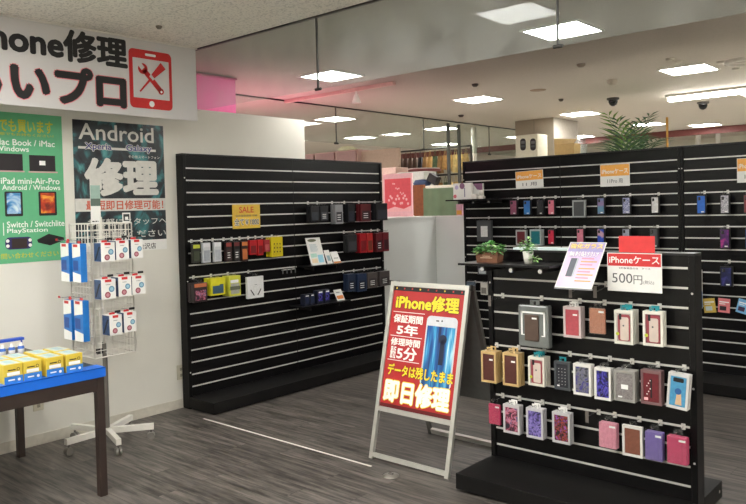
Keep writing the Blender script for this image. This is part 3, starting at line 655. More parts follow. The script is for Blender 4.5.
a.text('無料貼付け', .02, .2, ww-.02, .235, WHITEP, 3, .02, mat('violet_outline', (150, 120, 180), .5))
a.rect(.04, .07, .075, .19, mat('slate_print', (96, 100, 110), .5), 3); a.rect(.075, .07, .085, .19, mat('pale_slate', (190, 196, 206), .5), 3)
for k, z in enumerate((.185, .165, .145, .12, .1, .08, .06, .04)): a.rect(.1, z, .1+(.09 if k % 2 else .07), z+.008, mat('pinkline%d' % (k % 2), ((226, 150, 170), (214, 170, 110))[k % 2], .5), 3)
m.build('leaflet', t)
m = MB(); m.box(-ww/2, -.004, -.008, ww/2, .012, -.002, mat('acrylic_lip', (150, 150, 156), .2)); m.tube([(-.05, .005, -.006), (-.05, .223, -.006)], .002, CHROME, 6); m.tube([(.05, .005, -.006), (.05, .223, -.006)], .002, CHROME, 6); m.build('holder', t)
# price sign + red card
w, h = .283, .2
t = thing('price_sign', 'white price sign with red header reading 500 yen on the low stand', 'sign', (-1.613, 3.70, 1.15))
m = MB(); m.box(0, 0, 0, w, .003, h, WHITE); a = Art(m, (0, 0, 0), X, Z, -Y, .0008)
a.rect(.004, h*.66, w-.004, h-.004, RED, 1); a.text('iPhoneケース', .012, h*.73, w-.012, h*.92, WHITEP, 2, .012); a.text('※対象商品のみ　ケース', w*.22, h*.58, w*.8, h*.63, GREY, 1)
a.text('500', w*.09, h*.22, w*.47, h*.47, GREY, 1, .0); a.text('円', w*.49, h*.2, w*.65, h*.43, GREY, 1, .0); a.text('(税込)', w*.67, h*.2, w*.86, h*.31, GREY, 1, .0); m.build('card', t)
m = MB(); m.tube([(.05, .004, .03), (.05, .071, .03)], .003, CHROME, 6); m.tube([(w-.05, .004, .03), (w-.05, .071, .03)], .003, CHROME, 6); m.build('holder_arms', t)
m = MB(); m.box(-.093, 0, 0, .093, .003, .085, mat('plain_red_card', (216, 54, 56), .5)); m.build('red_card', None, (-1.461, 3.712, 1.352), label='plain red card standing above the 500 yen price sign', cat='card')

# ---- left slat wall (L)
DL = .075
def Lp(rc, body, inner, lb, dep=.03, n=1, art=None, off=DL, kind='solid', hk=True):
    return pack('L', off, rc, kind, body, inner, lb, dep, n, art, hk=hk, cat='accessory pack', name='accessory_pack')
def a_top(col): return lambda a, w, h: a.rect(w*.05, h*.78, w*.95, h*.97, mat('tp%d_%d_%d' % col, col, .5), 2)
def a_lines(a, w, h):
    for k in range(3): a.rect(w*.25, h*(.2+.12*k), w*.7, h*(.24+.12*k), WHITEP, 2)
Lp((193, 244, 200.5, 263), (36, 38, 34), (60, 66, 50), 'black pack with lime top hanging leftmost in upper left row of left slat wall', art=a_top((190, 196, 60)))
Lp((203, 242.5, 210.7, 263), (196, 198, 202), (160, 164, 172), 'silver pack hanging second in upper left row of left slat wall', art=a_top((214, 214, 218)))
Lp((214.5, 242, 221.5, 262), (196, 198, 202), (176, 180, 188), 'silver pack hanging third in upper left row of left slat wall', art=a_top((224, 224, 226)))
Lp((226, 242, 232, 262), (40, 26, 26), (60, 40, 40), 'black pack with red top hanging fourth in upper left row of left slat wall', art=lambda a, w, h: (a_top((140, 50, 46))(a, w, h), a_lines(a, w, h)))
Lp((234, 241.5, 240, 261.5), (26, 24, 24), (50, 46, 46), 'black pack with dark stripe hanging fifth in upper left row of left slat wall', art=lambda a, w, h: (a_top((110, 40, 40))(a, w, h), a_lines(a, w, h)))
Lp((241.8, 241, 248, 261.5), (50, 30, 26), (196, 110, 60), 'black and orange pack hanging sixth in upper left row of left slat wall', art=a_top((206, 120, 60)))
Lp((250, 240, 257, 255), (176, 26, 34), (120, 20, 26), 'red pack hanging first of three red ones on left slat wall')
Lp((258, 239.5, 263.3, 255.5), (190, 34, 38), (130, 26, 30), 'red pack hanging second of three red ones on left slat wall')
Lp((264.6, 239.5, 270, 252), (150, 40, 46), (190, 90, 90), 'red pack hanging third of three red ones, beside the yellow one')
Lp((271.5, 236.5, 282.8, 257), (220, 200, 30), (206, 186, 34), 'bright yellow pack with black marks hanging at right end of upper left row', .04, 2, art=lambda a, w, h: [a.disc(w*(.25+.25*(k % 3)), h*(.25+.2*(k//3)), w*.05, INK, 2) for k in range(9)])
Lp((194, 282, 207.5, 303), (40, 30, 32), FLOR, 'dark figured pack with orange top hanging leftmost in lower left row', .04, 2, art=a_top((190, 110, 70)), off=.1)
Lp((211, 277, 225.3, 296), (214, 206, 40), (60, 90, 110), 'yellow pack with blue picture hanging second in lower left row', .045, 2, art=lambda a, w, h: a.rect(w*.08, h*.55, w*.6, h*.9, mat('yellow_pack_print', (214, 206, 40), .5), 2), off=.1)
Lp((229.5, 275, 240.8, 296.5), (206, 206, 70), (170, 170, 160), 'yellow and grey pack hanging third in lower left row', .045, 2, art=lambda a, w, h: (a.rect(w*.05, h*.3, w*.95, h*.48, mat('olive_print', (96, 100, 80), .5), 2), a.rect(w*.1, h*.65, w*.8, h*.8, WHITEP, 2)), off=.1)
Lp((247.8, 275.5, 263.8, 299), (228, 228, 228), (224, 224, 224), 'white box with black neckband earphones print hanging in lower left row', .03, 1, art=lambda a, w, h: (a.poly([(w*.15, h*.4), (w*.2, h*.42), (w*.42, h*.14), (w*.36, h*.12)], INK, 2), a.poly([(w*.85, h*.4), (w*.8, h*.42), (w*.58, h*.14), (w*.64, h*.12)], INK, 2), a.rect(w*.42, h*.62, w*.58, h*.64, GREYT, 2)), off=.1)
# right half of L
DRK = (24, 24, 28)
up = [((311, 206, 319.3, 222), DRK, (50, 54, 62), 'black pack hanging first in the top right row of left slat wall'), ((320.5, 206, 328.5, 221.5), DRK, (66, 68, 74), 'black pack hanging second in the top right row of left slat wall'),
 ((335.5, 204.5, 343, 224), (150, 150, 154), (60, 60, 66), 'grey white pack hanging third in the top right row of left slat wall'), ((348, 204, 355, 222.5), DRK, (40, 42, 54), 'black pack hanging fourth in the top right row of left slat wall'),
 ((361, 204, 371, 221.5), (90, 24, 30), (50, 30, 34), 'dark red and black pack hanging second from right in the top right row'), ((376.5, 203, 387.5, 220.5), DRK, (44, 46, 56), 'black pack hanging at right end of the top right row')]
for rc, b_, i_, lb in up: Lp(rc, b_, i_, lb, .03, 2, a_lines if 'third' in lb or 'second' in lb else None, off=.1)
mid = [((348, 234.5, 357, 252.5), (40, 40, 42), (60, 60, 64), 'charcoal pack hanging first in the middle right row of left slat wall'), ((360.5, 233, 366.8, 253), (160, 24, 34), (120, 18, 26), 'red pack hanging second in the middle right row of left slat wall'), ((367.6, 233, 373, 252.5), (176, 40, 40), (110, 50, 36), 'red pack hanging third in the middle right row of left slat wall'), ((376.6, 233, 382.6, 252), (96, 24, 32), (50, 20, 26), 'wine red pack hanging fourth in the middle right row of left slat wall'), ((383.4, 232, 389, 251.5), (110, 26, 36), (60, 22, 28), 'wine red pack hanging at right end of the middle right row')]
for rc, b_, i_, lb in mid: Lp(rc, b_, i_, lb, .03, 2, a_lines if 'fourth' in lb else None, off=.12)
low = [((348.2, 273.5, 355.6, 292), (34, 46, 70), (24, 30, 46), 'navy pack hanging first in the lowest right row of left slat wall'), ((358, 273, 366.8, 292), (36, 50, 78), (24, 30, 48), 'navy pack hanging second in the lowest right row of left slat wall'), ((368, 272, 377.5, 288.5), (84, 76, 74), (60, 54, 54), 'grey brown pack hanging third in the lowest right row of left slat wall'), ((380.3, 270.5, 389.8, 286.5), (78, 70, 70), (56, 50, 52), 'grey brown pack hanging at right end of the lowest right row')]
for rc, b_, i_, lb in low: Lp(rc, b_, i_, lb, .03, 2, a_lines, off=.12)
# two shelves on L with leaflets
def lshelf(px0, px1, py, depth, label):
    a = at('x', -5.107+depth, px0, py); b = at('x', -5.107+depth, px1, py); z = (a.z+b.z)/2
    t = thing('display_shelf', label, 'shelf', (-5.107, a.y, z)); m = MB(); m.box(.0035, 0, -.012, depth, b.y-a.y, 0, BLACK, .002); m.build('board', t)
    for k in (.2, .8):
        m = MB(); m.box(.004, (b.y-a.y)*k-.004, -.045, depth-.03, (b.y-a.y)*k+.004, -.0125, DKM); m.build('bracket', t)
    return a.y, b.y, z
sy0, sy1, sz = lshelf(308, 346, 264.5, .16, 'small black shelf on left slat wall holding a tall leaflet')
sy2, sy3, sz2 = lshelf(303, 351, 303.5, .2, 'lower black shelf on left slat wall holding dark boxes')
def lean_card(px, depth, w, h, z, label, art, lean=.35, th=.004, base=None):
    c = at('x', -5.107+depth, px, proj((-5.107+depth, 4.9, z))[1]); y = c.y
    t = Vector((-math.sin(lean), 0, math.cos(lean))); n = Vector((math.cos(lean), 0, math.sin(lean))); m = MB()
    O = Vector((0, -w/2, 0)); pts = [O, O+Y*w, O+Y*w+t*h, O+t*h]; m.add(pts+[q-n*th for q in pts], [(0, 1, 2, 3), (7, 6, 5, 4), (0, 4, 5, 1), (1, 5, 6, 2), (2, 6, 7, 3), (3, 7, 4, 0)], base or WHITE)
    art(Art(m, O, Y, t, n, .001), w, h); return m.build('leaflet', None, (-5.107+depth, y, z+th*math.sin(lean)+.0005), label=label, cat='leaflet')
def art_leaf(a, w, h):
    a.disc(w*.4, h*.9, w*.3, mat('olive_oval', (110, 112, 90), .5), 1, ry=h*.055)
    for k in range(8): a.rect(w*.15, h*(.5+.035*k), w*(.6+.05*(k % 3)), h*(.512+.035*k), mat('pale_text', (150, 176, 186), .5), 1)
    a.rect(w*.1, h*.28, w*.5, h*.42, mat('mint_print', (180, 220, 206), .5), 1); a.rect(w*.55, h*.08, w*.92, h*.36, mat('sky_box', (150, 206, 226), .5), 1); a.rect(w*.1, h*.08, w*.5, h*.24, mat('cream_box', (236, 214, 180), .5), 1)
lean_card(319, .13, .19, .27, sz, 'tall white leaflet with olive oval standing on the left wall shelf', art_leaf, .3)
lean_card(330.5, .12, .07, .14, sz, 'narrow white card standing just right of the tall leaflet', lambda a, w, h: a.rect(w*.2, h*.2, w*.8, h*.6, mat('pale_text', (150, 176, 186), .5)), .4)
lean_card(338, .145, .1, .125, sz, 'small white leaflet with orange foot standing at right end of shelf', lambda a, w, h: (a.rect(0, 0, w, h*.14, mat('orange_foot', (214, 140, 70), .5)), a.rect(w*.2, h*.4, w*.8, h*.46, GREYT)), .5)
lean_card(341.5, .15, .105, .115, sz2, 'white leaflet with orange lower band on the lower black shelf', lambda a, w, h: (a.rect(w*.08, h*.12, w*.92, h*.45, mat('orange_foot2', (222, 130, 60), .5)), a.rect(w*.2, h*.7, w*.7, h*.76, GREYT)), .5)
def dbox(px, lb, w, h, k):
    c = at('x', -4.99, px, 297); carton((-4.985, c.y, sz2+.0005), w, .06, h, lb, lambda a, w, h: (a.rect(w*.1, h*.2, w*.9, h*.8, GAL if k else mat('navy_box_print', (34, 42, 70), .4)), a.rect(w*.2, h*.82, w*.8, h*.92, WHITEP, 2)), PI/2, mat('navy_box', (26, 30, 46), .4))
dbox(304.6, 'small navy box on lower black shelf, leftmost of four', .065, .105, 0); dbox(310, 'small navy box on lower black shelf, second of four', .055, .105, 0)
dbox(318, 'dark blue box on lower black shelf, third of four', .08, .125, 1); dbox(325, 'dark blue box on lower black shelf, rightmost of four', .07, .125, 1)
c, w, h, rz = local_rect('L', .02, (283, 268.5, 295.5, 274)); t = thing('bar_hook', 'empty grey bar hook between the two halves of the left slat wall', 'hook', c, rz)
m = MB()
for k in range(4): m.box(-w/2+w*k/3-.006, 0, -h/2, -w/2+w*k/3+.006, .003, h/2, mat('grey_steel', (110, 110, 112), .4, .5))
m.box(-w/2, .003, h/2-.006, w/2, .0175, h/2, RAIL); m.build('bar', t)
# SALE card
c, w, h, rz = local_rect('L', .012, (232.8, 204, 260.3, 228.8)); m = MB(); YC = mat('yellow_card', (222, 184, 66), .5); m.box(-w/2, 0, -h/2, w/2, .003, h/2, YC)
a = Art(m, (-w/2, 0, -h/2), X, Z, -Y, .001); OR2 = mat('orange_letters', (206, 84, 44), .5); a.text('SALE', w*.24, h*.66, w*.76, h*.9, OR2, 1, .02); a.text('当店指定商品 対象', w*.1, h*.49, w*.9, h*.57, GREY, 1)
a.text('全て￥1000', w*.06, h*.14, w*.95, h*.42, INK, 1, .01, WHITEP)
o = m.build('sale_card', None, c, label='yellow SALE card on the left slat wall', cat='sign'); o.rotation_euler = (0, 0, PI/2)

# ================================================================== A-FRAME STAND
AX0, AX1 = -3.146, -2.521; AW = AX1-AX0
t = thing('a_board', 'silver A-frame pavement sign with red phone repair poster', 'sign stand', (AX0, 3.5, 0))
Vd = Vector((0, .27, 1.12)).normalized(); Nn = Vector((0, -Vd.z, Vd.y)); LEN = 1.152
def P(u, v, n): return X*u+Vd*v+Nn*n
def slab(m, u0, v0, u1, v1, n0, n1, mt):
    q = [P(u0, v0, n0), P(u1, v0, n0), P(u1, v1, n0), P(u0, v1, n0), P(u0, v0, n1), P(u1, v0, n1), P(u1, v1, n1), P(u0, v1, n1)]
    m.add(q, [(3, 2, 1, 0), (4, 5, 6, 7), (0, 1, 5, 4), (1, 2, 6, 5), (2, 3, 7, 6), (3, 0, 4, 7)], mt)
ZB = .335
m = MB(); slab(m, 0, .0, .028, LEN, -.012, .012, SILVER); m.build('side_rail', t)
m = MB(); slab(m, AW-.028, .0, AW, LEN, -.012, .012, SILVER); m.build('side_rail', t)
m = MB(); slab(m, .0285, LEN-.03, AW-.0285, LEN, -.012, .013, SILVER); slab(m, -.012, LEN-.03, -.0005, LEN+.006, -.014, .014, DKM); slab(m, AW+.0005, LEN-.03, AW+.012, LEN+.006, -.014, .014, DKM); m.build('top_rail', t)
m = MB(); slab(m, .0285, ZB-.03, AW-.0285, ZB, -.012, .013, SILVER); m.build('middle_rail', t)
m = MB(); slab(m, .0285, .012, AW-.0285, .04, -.012, .012, SILVER); m.build('foot_rail', t)
PW, PH = AW-.06, LEN-.03-ZB-.003
m = MB(); slab(m, .03, ZB+.001, AW-.03, LEN-.031, -.004, .004, mat('red_poster', (180, 38, 42), .35, noise=.06, nscale=12))
a = Art(m, P(.03, ZB+.001, .004), X, Vd, Nn, .0009)
DKR = mat('dark_red_print', (96, 16, 22), .4)
YB = mat('strong_yellow', (244, 214, 50), .4, noise=.05)
def R4(u0, v0, u1, v1): return u0*PW, v0*PH, u1*PW, v1*PH
a.rect(*R4(0, .965, 1, 1), INK, 1)
for k in range(9): a.disc((.04+.115*k)*PW, .985*PH, .006, RED if k % 3 else YEL, 2)
a.rect(*R4(0, 0, 1, .03), DKR, 1)
a.text('iPhone修理', *R4(.06, .815, .94, .935), YB, 2, .04, INK, .035)
LW = mat('poster_white', (244, 240, 236), .4)
for v in (.785, .585, .385): a.rect(*R4(.03, v, .49, v+.005), LW, 2)
a.text('保証期間', *R4(.05, .70, .47, .765), LW, 2, .03)
a.text('5年', *R4(.12, .60, .42, .685), LW, 2, .03)
a.text('修理時間', *R4(.05, .51, .47, .57), LW, 2, .03)
a.text('最短', *R4(.06, .40, .14, .50), LW, 2, .02); a.text('5分', *R4(.16, .40, .44, .50), LW, 2, .03)
a.rrect(*R4(.53, .22, .95, .78), .03, mat('phone_silver', (206, 208, 214), .3), 2)
WAT = pmat('blue_water_print', [(.3, (6, 30, 84)), (.48, (20, 90, 160)), (.6, (60, 160, 210)), (.72, (190, 230, 240))], (16, 1, 1.2), nscale=2.2, detail=6)
a.rect(*R4(.55, .22, .93, .70), WAT, 3); a.disc(.74*PW, .745*PH, .006, INK, 3); a.rect(*R4(.66, .738, .70, .748), INK, 3); a.disc(.78*PW, .6*PH, .03, mat('navy_silhouette', (14, 30, 60), .4), 4); a.rect(*R4(.75, .4, .81, .6), mat('navy_silhouette', (14, 30, 60), .4), 4)
a.text('データは残したまま', *R4(.06, .265, .97, .355), YB, 5, .035, INK, .03)
a.text('即日修理', *R4(.05, .055, .95, .225), LW, 5, .045, YB, .035)
m.build('poster', t)
# back frame, hinged at the top
Vb = Vector((0, -.335, 1.12)).normalized(); Nb = Vector((0, Vb.z, -Vb.y)); OB = Vector((0, .64, 0)); LB = 1.165
Nb = Vector((0, Vb.z, .335/1.169)).normalized()
def slabb(m, u0, v0, u1, v1, n0, n1, mt):
    B = lambda u, v, n: OB+X*u+Vb*v+Nb*n
    q = [B(u0, v0, n0), B(u1, v0, n0), B(u1, v1, n0), B(u0, v1, n0), B(u0, v0, n1), B(u1, v0, n1), B(u1, v1, n1), B(u0, v1, n1)]
    m.add(q, [(0, 1, 2, 3), (7, 6, 5, 4), (4, 5, 1, 0), (5, 6, 2, 1), (6, 7, 3, 2), (7, 4, 0, 3)], mt)
for u in (0, AW-.028):
    m = MB(); slabb(m, u, .0, u+.028, LB, -.012, .012, mat('grey_aluminium', (104, 102, 98), .4, .4)); m.build('back_rail', t)
m = MB(); slabb(m, .0285, .36, AW-.0285, LB-.01, -.004, .004, mat('dark_backing_board', (112, 114, 112), .5)); m.build('back_board', t)
m = MB(); slabb(m, .0285, .012, AW-.0285, .045, -.012, .012, SILVER); m.build('back_foot_rail', t)

# ================================================================== BANNER AND WALL POSTERS
t = thing('hanging_banner', 'white hanging banner with phone and tools logo at top left', 'banner', (-4.82, 1.1, 2.33))
L_, H_ = 2.34, .558
m = MB(); m.box(-.003, 0, 0, 0, L_, H_, mat('banner_white', (206, 203, 203), .6, noise=.01)); a = Art(m, (0, 0, 0), Y, Z, X, .0012)
def by(px): return at('x', -4.82, px, 60).y-1.1
REDB = mat('banner_red', (196, 34, 34), .5); OUT = mat('banner_pink_outline', (222, 120, 130), .5)
a.text('iPhone修理', .64, .335, by(126.3), .54, INK, 2, .04)
a.text('らいプロ', .66, .05, by(123.5), .285, INK, 2, .05, OUT, .02)
b0, b1 = by(128.5), by(171)
a.rrect(b0, .06, b1, .49, .035, REDB, 2); a.rrect(b0+.03, .135, b1-.025, .425, .004, mat('banner_white', (206, 203, 203), .6), 3)
a.rrect((b0+b1)/2-.045, .448, (b0+b1)/2+.045, .466, .008, WHITEP, 3); a.disc((b0+b1)/2, .097, .022, WHITEP, 3)
cx, cz = (b0+b1)/2+.003, .28
def bar(u0, v0, u1, v1, w, mt, k, w2=None):
    d = Vector((u1-u0, v1-v0)); n = Vector((-d.y, d.x)).normalized(); w2 = w if w2 is None else w2
    a.poly([(u0+n.x*w, v0+n.y*w), (u0-n.x*w, v0-n.y*w), (u1-n.x*w2, v1-n.y*w2), (u1+n.x*w2, v1+n.y*w2)], mt, k)
# wrench from upper left to lower right, screwdriver from upper right to lower left
bar(cx-.06, cz+.06, cx+.075, cz-.08, .02, REDB, 4); a.disc(cx+.078, cz-.083, .024, REDB, 4); a.disc(cx+.08, cz-.086, .009, WHITEP, 5)
a.disc(cx-.07, cz+.07, .04, REDB, 4); bar(cx-.11, cz+.115, cx-.068, cz+.07, .017, mat('banner_white', (206, 203, 203), .6), 5)
bar(cx-.1, cz-.1, cx-.005, cz+.005, .006, REDB, 6, .009); bar(cx-.005, cz+.005, cx+.03, cz+.042, .02, mat('banner_white', (206, 203, 203), .6), 5, .026); bar(cx+.01, cz+.022, cx+.1, cz+.11, .018, REDB, 6, .03)
m.build('sheet', t)
m = MB(); m.box(-.012, -.01, H_+.0005, .012, L_+.01, H_+.0115, WMETAL, .002); m.build('rail', t)

def wall_poster(name, y0, y1, z0, z1, mt, label):
    m = MB(); m.box(WL+.0005, y0, z0, WL+.0025, y1, z1, mt); return m, Art(m, (WL+.0025, y0, z0), Y, Z, X, .0012), y1-y0, z1-z0
GRN = mat('green_poster', (96, 178, 130), .5, noise=.03)
m, a, w, h = wall_poster('poster', 1.42, 2.53, 1.295, 2.335, GRN, '')
def gx_(px, py=190): return at('x', WL, px, py).y-1.42
def gz_(py, px=30): return at('x', WL, px, py).z-1.295
YG = mat('yellow_on_green', (196, 190, 44), .5)
a.text('何でも買います', gx_(-9), gz_(133), gx_(54.5), gz_(120), YG, 1, .02)
a.text('どんな状態でもお持ちください！', gx_(-20), gz_(136.5), gx_(55), gz_(133.8), YG, 1)
a.text('Mac Book / iMac', gx_(-4), gz_(146), gx_(56), gz_(140), WHITEP, 1, .012); a.text('Windows', gx_(-4), gz_(152), gx_(30), gz_(147), WHITEP, 1, .012)
a.rect(gx_(-6), gz_(171), gx_(23.5), gz_(154.5), mat('laptop_black', (30, 24, 30), .4), 1); a.rect(gx_(-7), gz_(172.4), gx_(25), gz_(171), mat('laptop_edge', (200, 160, 160), .5), 1)
a.rect(gx_(30), gz_(171), gx_(56), gz_(155), mat('laptop_black', (30, 24, 30), .4), 1); a.rect(gx_(29), gz_(172.6), gx_(58), gz_(171.2), mat('laptop_edge', (200, 160, 160), .5), 1); a.rect(gx_(40), gz_(165), gx_(46), gz_(160.5), WHITEP, 2)
a.text('iPad mini-Air-Pro', gx_(1), gz_(184), gx_(59.5), gz_(178), WHITEP, 1, .012); a.text('Android / Windows', gx_(2), gz_(190), gx_(60), gz_(185), WHITEP, 1, .012)
for q, st in ((4, ((20, 50, 110), (80, 150, 210), (220, 236, 244))), (38, ((60, 14, 16), (196, 60, 24), (244, 170, 60)))):
    a.rrect(gx_(q), gz_(216), gx_(q+18), gz_(191.5), .01, INK, 1); a.rect(gx_(q+2), gz_(213.5), gx_(q+16), gz_(193), pmat('tablet%d' % q, [(.35, st[0]), (.5, st[1]), (.66, st[2])], nscale=7, dist=2), 2)
a.rect(gx_(1.5), gz_(234.5), gx_(2.3), gz_(222), WHITEP, 1)
a.text('Switch / Switchlite', gx_(5.5), gz_(227), gx_(63), gz_(221), WHITEP, 1, .012); a.text('PlayStation', gx_(5.5), gz_(233.5), gx_(46), gz_(228), WHITEP, 1, .012)
a.rrect(gx_(3), gz_(248.5), gx_(30), gz_(236.5), .03, mat('console_navy', (40, 36, 96), .4), 1); a.rect(gx_(9.5), gz_(247.5), gx_(25), gz_(238), mat('console_screen', (50, 36, 34), .4), 2)
for u, v in ((5.5, 240), (5.5, 245), (28, 240), (28, 245)): a.disc(gx_(u), gz_(v), .012, WHITEP, 2)
a.poly([(gx_(35), gz_(240)), (gx_(47), gz_(234.5)), (gx_(62), gz_(239)), (gx_(62), gz_(242)), (gx_(48), gz_(246.5)), (gx_(36), gz_(243))], INK, 1)
a.text('お問い合わせください', gx_(-8), gz_(257.5), gx_(56), gz_(252), YG, 1, .01)
m.build('wall_poster', None, label='green trade-in poster with device pictures on the cream wall', cat='poster')

ANM = pmat('teal_smoke_print', [(.36, (30, 30, 36)), (.52, (44, 56, 62)), (.62, (60, 120, 124)), (.78, (96, 170, 168))], nscale=3.2, dist=3, detail=7, rough=.3)
m, a, w, h = wall_poster('poster', 2.61, 3.372, 1.325, 2.322, ANM, '')
def ax_(px): return at('x', WL, px, 180).y-2.61
def az_(py, px=115): return at('x', WL, px, py).z-1.325
PALE = mat('poster_pale_letter', (214, 212, 206), .5)
a.text('Android', ax_(80), az_(141), ax_(154.5), az_(125.5), PALE, 1, .012)
a.rect(ax_(79), az_(150.2), ax_(156.5), az_(147.8), PALE, 1)
NAVT = mat('navy_letter', (70, 70, 130), .5)
a.text('Xperia', ax_(86), az_(152), ax_(112), az_(144.2), NAVT, 2, .02, PALE, .06); a.text('Galaxy', ax_(127), az_(152), ax_(152), az_(144.2), NAVT, 2, .02, PALE, .06)
a.text('その他スマートフォン', ax_(129), az_(157.5), ax_(160), az_(154.5), PALE, 1)
a.text('修理', ax_(86), az_(194.5), ax_(156.5), az_(160), PALE, 1, .05)
a.rect(0, az_(211), w, az_(198.5), PALE, 1); a.text('最短即日修理可能！', ax_(85), az_(209.5), ax_(162), az_(200.5), mat('vermilion_letter', (206, 92, 66), .5), 2, .02)
a.text('お気軽にスタッフへ', ax_(86), az_(225.5), ax_(165), az_(218.5), PALE, 1, .008); a.text('ご相談ください', ax_(92), az_(238.5), ax_(164), az_(231), PALE, 1, .008)
a.rect(0, 0, w, az_(241.5), WHITE, 1); a.text('金沢店', ax_(136), az_(251), ax_(153.5), az_(245), INK, 2, .01)
m.build('wall_poster', None, label='dark teal Android repair poster on the cream wall behind the wire rack', cat='poster')
# wall sockets
for px, py, lb in ((38, 402, 'cream wall socket plate seen beneath the table'), (180.5, 372, 'cream wall socket plate beside the left slat wall')):
    p = at('x', WL, px, py); t = thing('wall_socket', lb, 'socket', p); m = MB(); m.box(.0005, -.037, -.06, .009, .037, .06, mat('socket_cream', (206, 200, 180), .5), .003); m.build('plate', t)
    m = MB()
    for z in (-.025, .025): m.box(.0092, -.011, z-.012, .012, .011, z+.012, mat('socket_dark', (150, 144, 128), .5), .001)
    m.build('outlet', t)

# ================================================================== WIRE RACK
rx, ry = -4.82, 2.60; S = .15
t = thing('wire_rack', 'white rotating wire rack on casters standing in front of the posters', 'rack', (rx, ry, 0))
m = MB(); m.tube([(0, 0, .1), (0, 0, .72)], .017, mat('grey_post', (120, 116, 110), .4, .5), 12); m.tube([(0, 0, .6), (0, 0, 1.60)], .011, WMETAL, 10); m.build('pole', t)
m = MB(); m.lathe([(.02, .04), (.02, .0)], DKPLASTIC, (0, -.06, .66), 12, 'y'); m.tube([(0, -.015, .66), (0, -.06, .66)], .006, DKPLASTIC); m.build('knob', t)
cast = [(-4.52, 2.511), (-4.798, 2.305), (-4.651, 2.84), (-4.97, 2.86), (-5.10, 2.50)]
for cxx, cyy in cast:
    v = Vector((cxx-rx, cyy-ry, 0)); d = v.normalized(); s = Vector((-d.y, d.x, 0))*.017; e = d*(v.length+.02)
    m = MB(); zs = (.075, .115)
    q = [s*1, -s*1, e-s, e+s]; m.add([Vector((p_.x, p_.y, zs[0])) for p_ in q]+[Vector((p_.x, p_.y, zs[1])) for p_ in q], [(0, 1, 2, 3), (7, 6, 5, 4), (4, 5, 1, 0), (5, 6, 2, 1), (6, 7, 3, 2), (7, 4, 0, 3)], WMETAL); lg = m.build('leg', t)
    m = MB(); c = d*v.length; a1 = Vector((-d.y, d.x, 0)); m.tube([c+Vector((0, 0, .075)), c+Vector((0, 0, .05))], .007, CHROME)
    for sg in (-1, 1): m.tube([c+a1*.012*sg-a1*.008+Vector((0, 0, .0275)), c+a1*.012*sg+a1*.008+Vector((0, 0, .0275))], .0272, mat('caster_grey', (130, 126, 120), .35, .3), 14)
    m.build('caster', lg)
# four grid faces; z .68 to 1.55
zt, zb = 1.555, .645
for k, (p0, p1) in enumerate((((-S, -S), (S, -S)), ((S, -S), (S, S)), ((S, S), (-S, S)), ((-S, S), (-S, -S)))):
    m = MB(); A = Vector((p0[0], p0[1], 0)); B = Vector((p1[0], p1[1], 0)); nz = 19; nx = 7
    for i in range(nx+1):
        q = A.lerp(B, i/nx); 
        m.tube([q+Z*zb, q+Z*zt], .005 if i in (0, nx) else .0026, WMETAL, 5)
    for j in range(nz+1):
        z = zb+(zt-zb)*j/nz; m.tube([A+Z*z, B+Z*z], .005 if j in (0, nz) else .0026, WMETAL, 5)
    m.build('wire_grid', t)
m = MB()
for z in (zb, zt-.05): 
    for q in ((-S, 0), (S, 0), (0, -S), (0, S)): m = MB(); m.tube([(q[0]*.07, q[1]*.07, z), (q[0], q[1], z)], .003, WMETAL, 6); m.build('spoke', t)
# white sign clips on top
for u, lb in ((-S+.03, 'l'), (S-.04, 'r')):
    m = MB()
    for q in ((-.03, 0, -.024, .07), (.024, 0, .03, .07), (-.024, .06, .024, .07), (-.024, 0, .024, .012), (-.01, .02, .012, .042)): m.box(S+.0045, u+q[0], zt+q[1], S+.008, u+q[2], zt+q[3], WHITE)
    m.build('sign_clip', t)
# small green card held at the top
m = MB(); m.box(S-.015, -S+.01, zt+.02, S-.012, -S+.08, zt+.26, WHITE); a = Art(m, (S-.012, -S+.01, zt+.02), Y, Z, X, .001); a.rect(0, .1, .07, .24, mat('sage_print', (150, 176, 166), .5)); a.rect(0, .1, .07, .15, mat('dark_sage', (84, 100, 92), .5), 2); m.build('top_card', t)
# packs on the rack
BLU = (34, 118, 200)
WBLUE = mat('blue_pack_print', BLU, .4)
def long_pack(rc, lb):
    c, w, h, rz = local_rect('RY', .06, rc); dep = .045
    t = thing('cable_pack', lb, 'cable pack', c); m = MB(); m.box(-w/2, 0, -h/2, w/2, dep, h/2, WBLUE, .002); a = Art(m, (-w/2, 0, -h/2), X, Z, -Y)
    a.poly([(0, h*.62), (w, h*.68), (w, h), (0, h)], WHITEP, 1); a.poly([(0, 0), (w, 0), (w, h*.2), (0, h*.26)], WHITEP, 1); a.rect(w*.15, h*.91, w*.7, h*.98, RED, 2); a.rect(w*.1, h*.3, w*.7, h*.56, mat('deep_blue_pack', (20, 70, 150), .4), 2); m.build('carton', t)
    m = MB(); m.box(-.02, dep/2-.001, h/2, .02, dep/2+.001, h/2+.016, RED); m.build('hang_tab', t)
    q = thing('rack_hook', 'hook of '+short(lb), 'hook', (c.x, 2.446, c.z+h/2+.02)); m = MB(); m.tube([(0, 0, 0), (0, -.1, 0), (0, -.106, .012)], .0022, HOOKM, 6); m.build('wire', q)
    m = MB(); m.box(-.012, -.112, .0, .012, -.108, .014, RED); m.build('tag', q)
long_pack((61, 243, 69, 281.5), 'tall white and blue cable pack hanging upper outer left on the wire rack')
long_pack((72.5, 243.5, 80.5, 282.5), 'tall white and blue cable pack hanging upper inner left on the wire rack')
long_pack((63.8, 299.5, 71.5, 340), 'tall white and blue cable pack hanging lower outer left on the wire rack')
long_pack((74.5, 300, 83, 342), 'tall white and blue cable pack hanging lower inner left on the wire rack')
SIDEB = mat('navy_side_print', (54, 74, 110), .4, noise=.3, nscale=40)
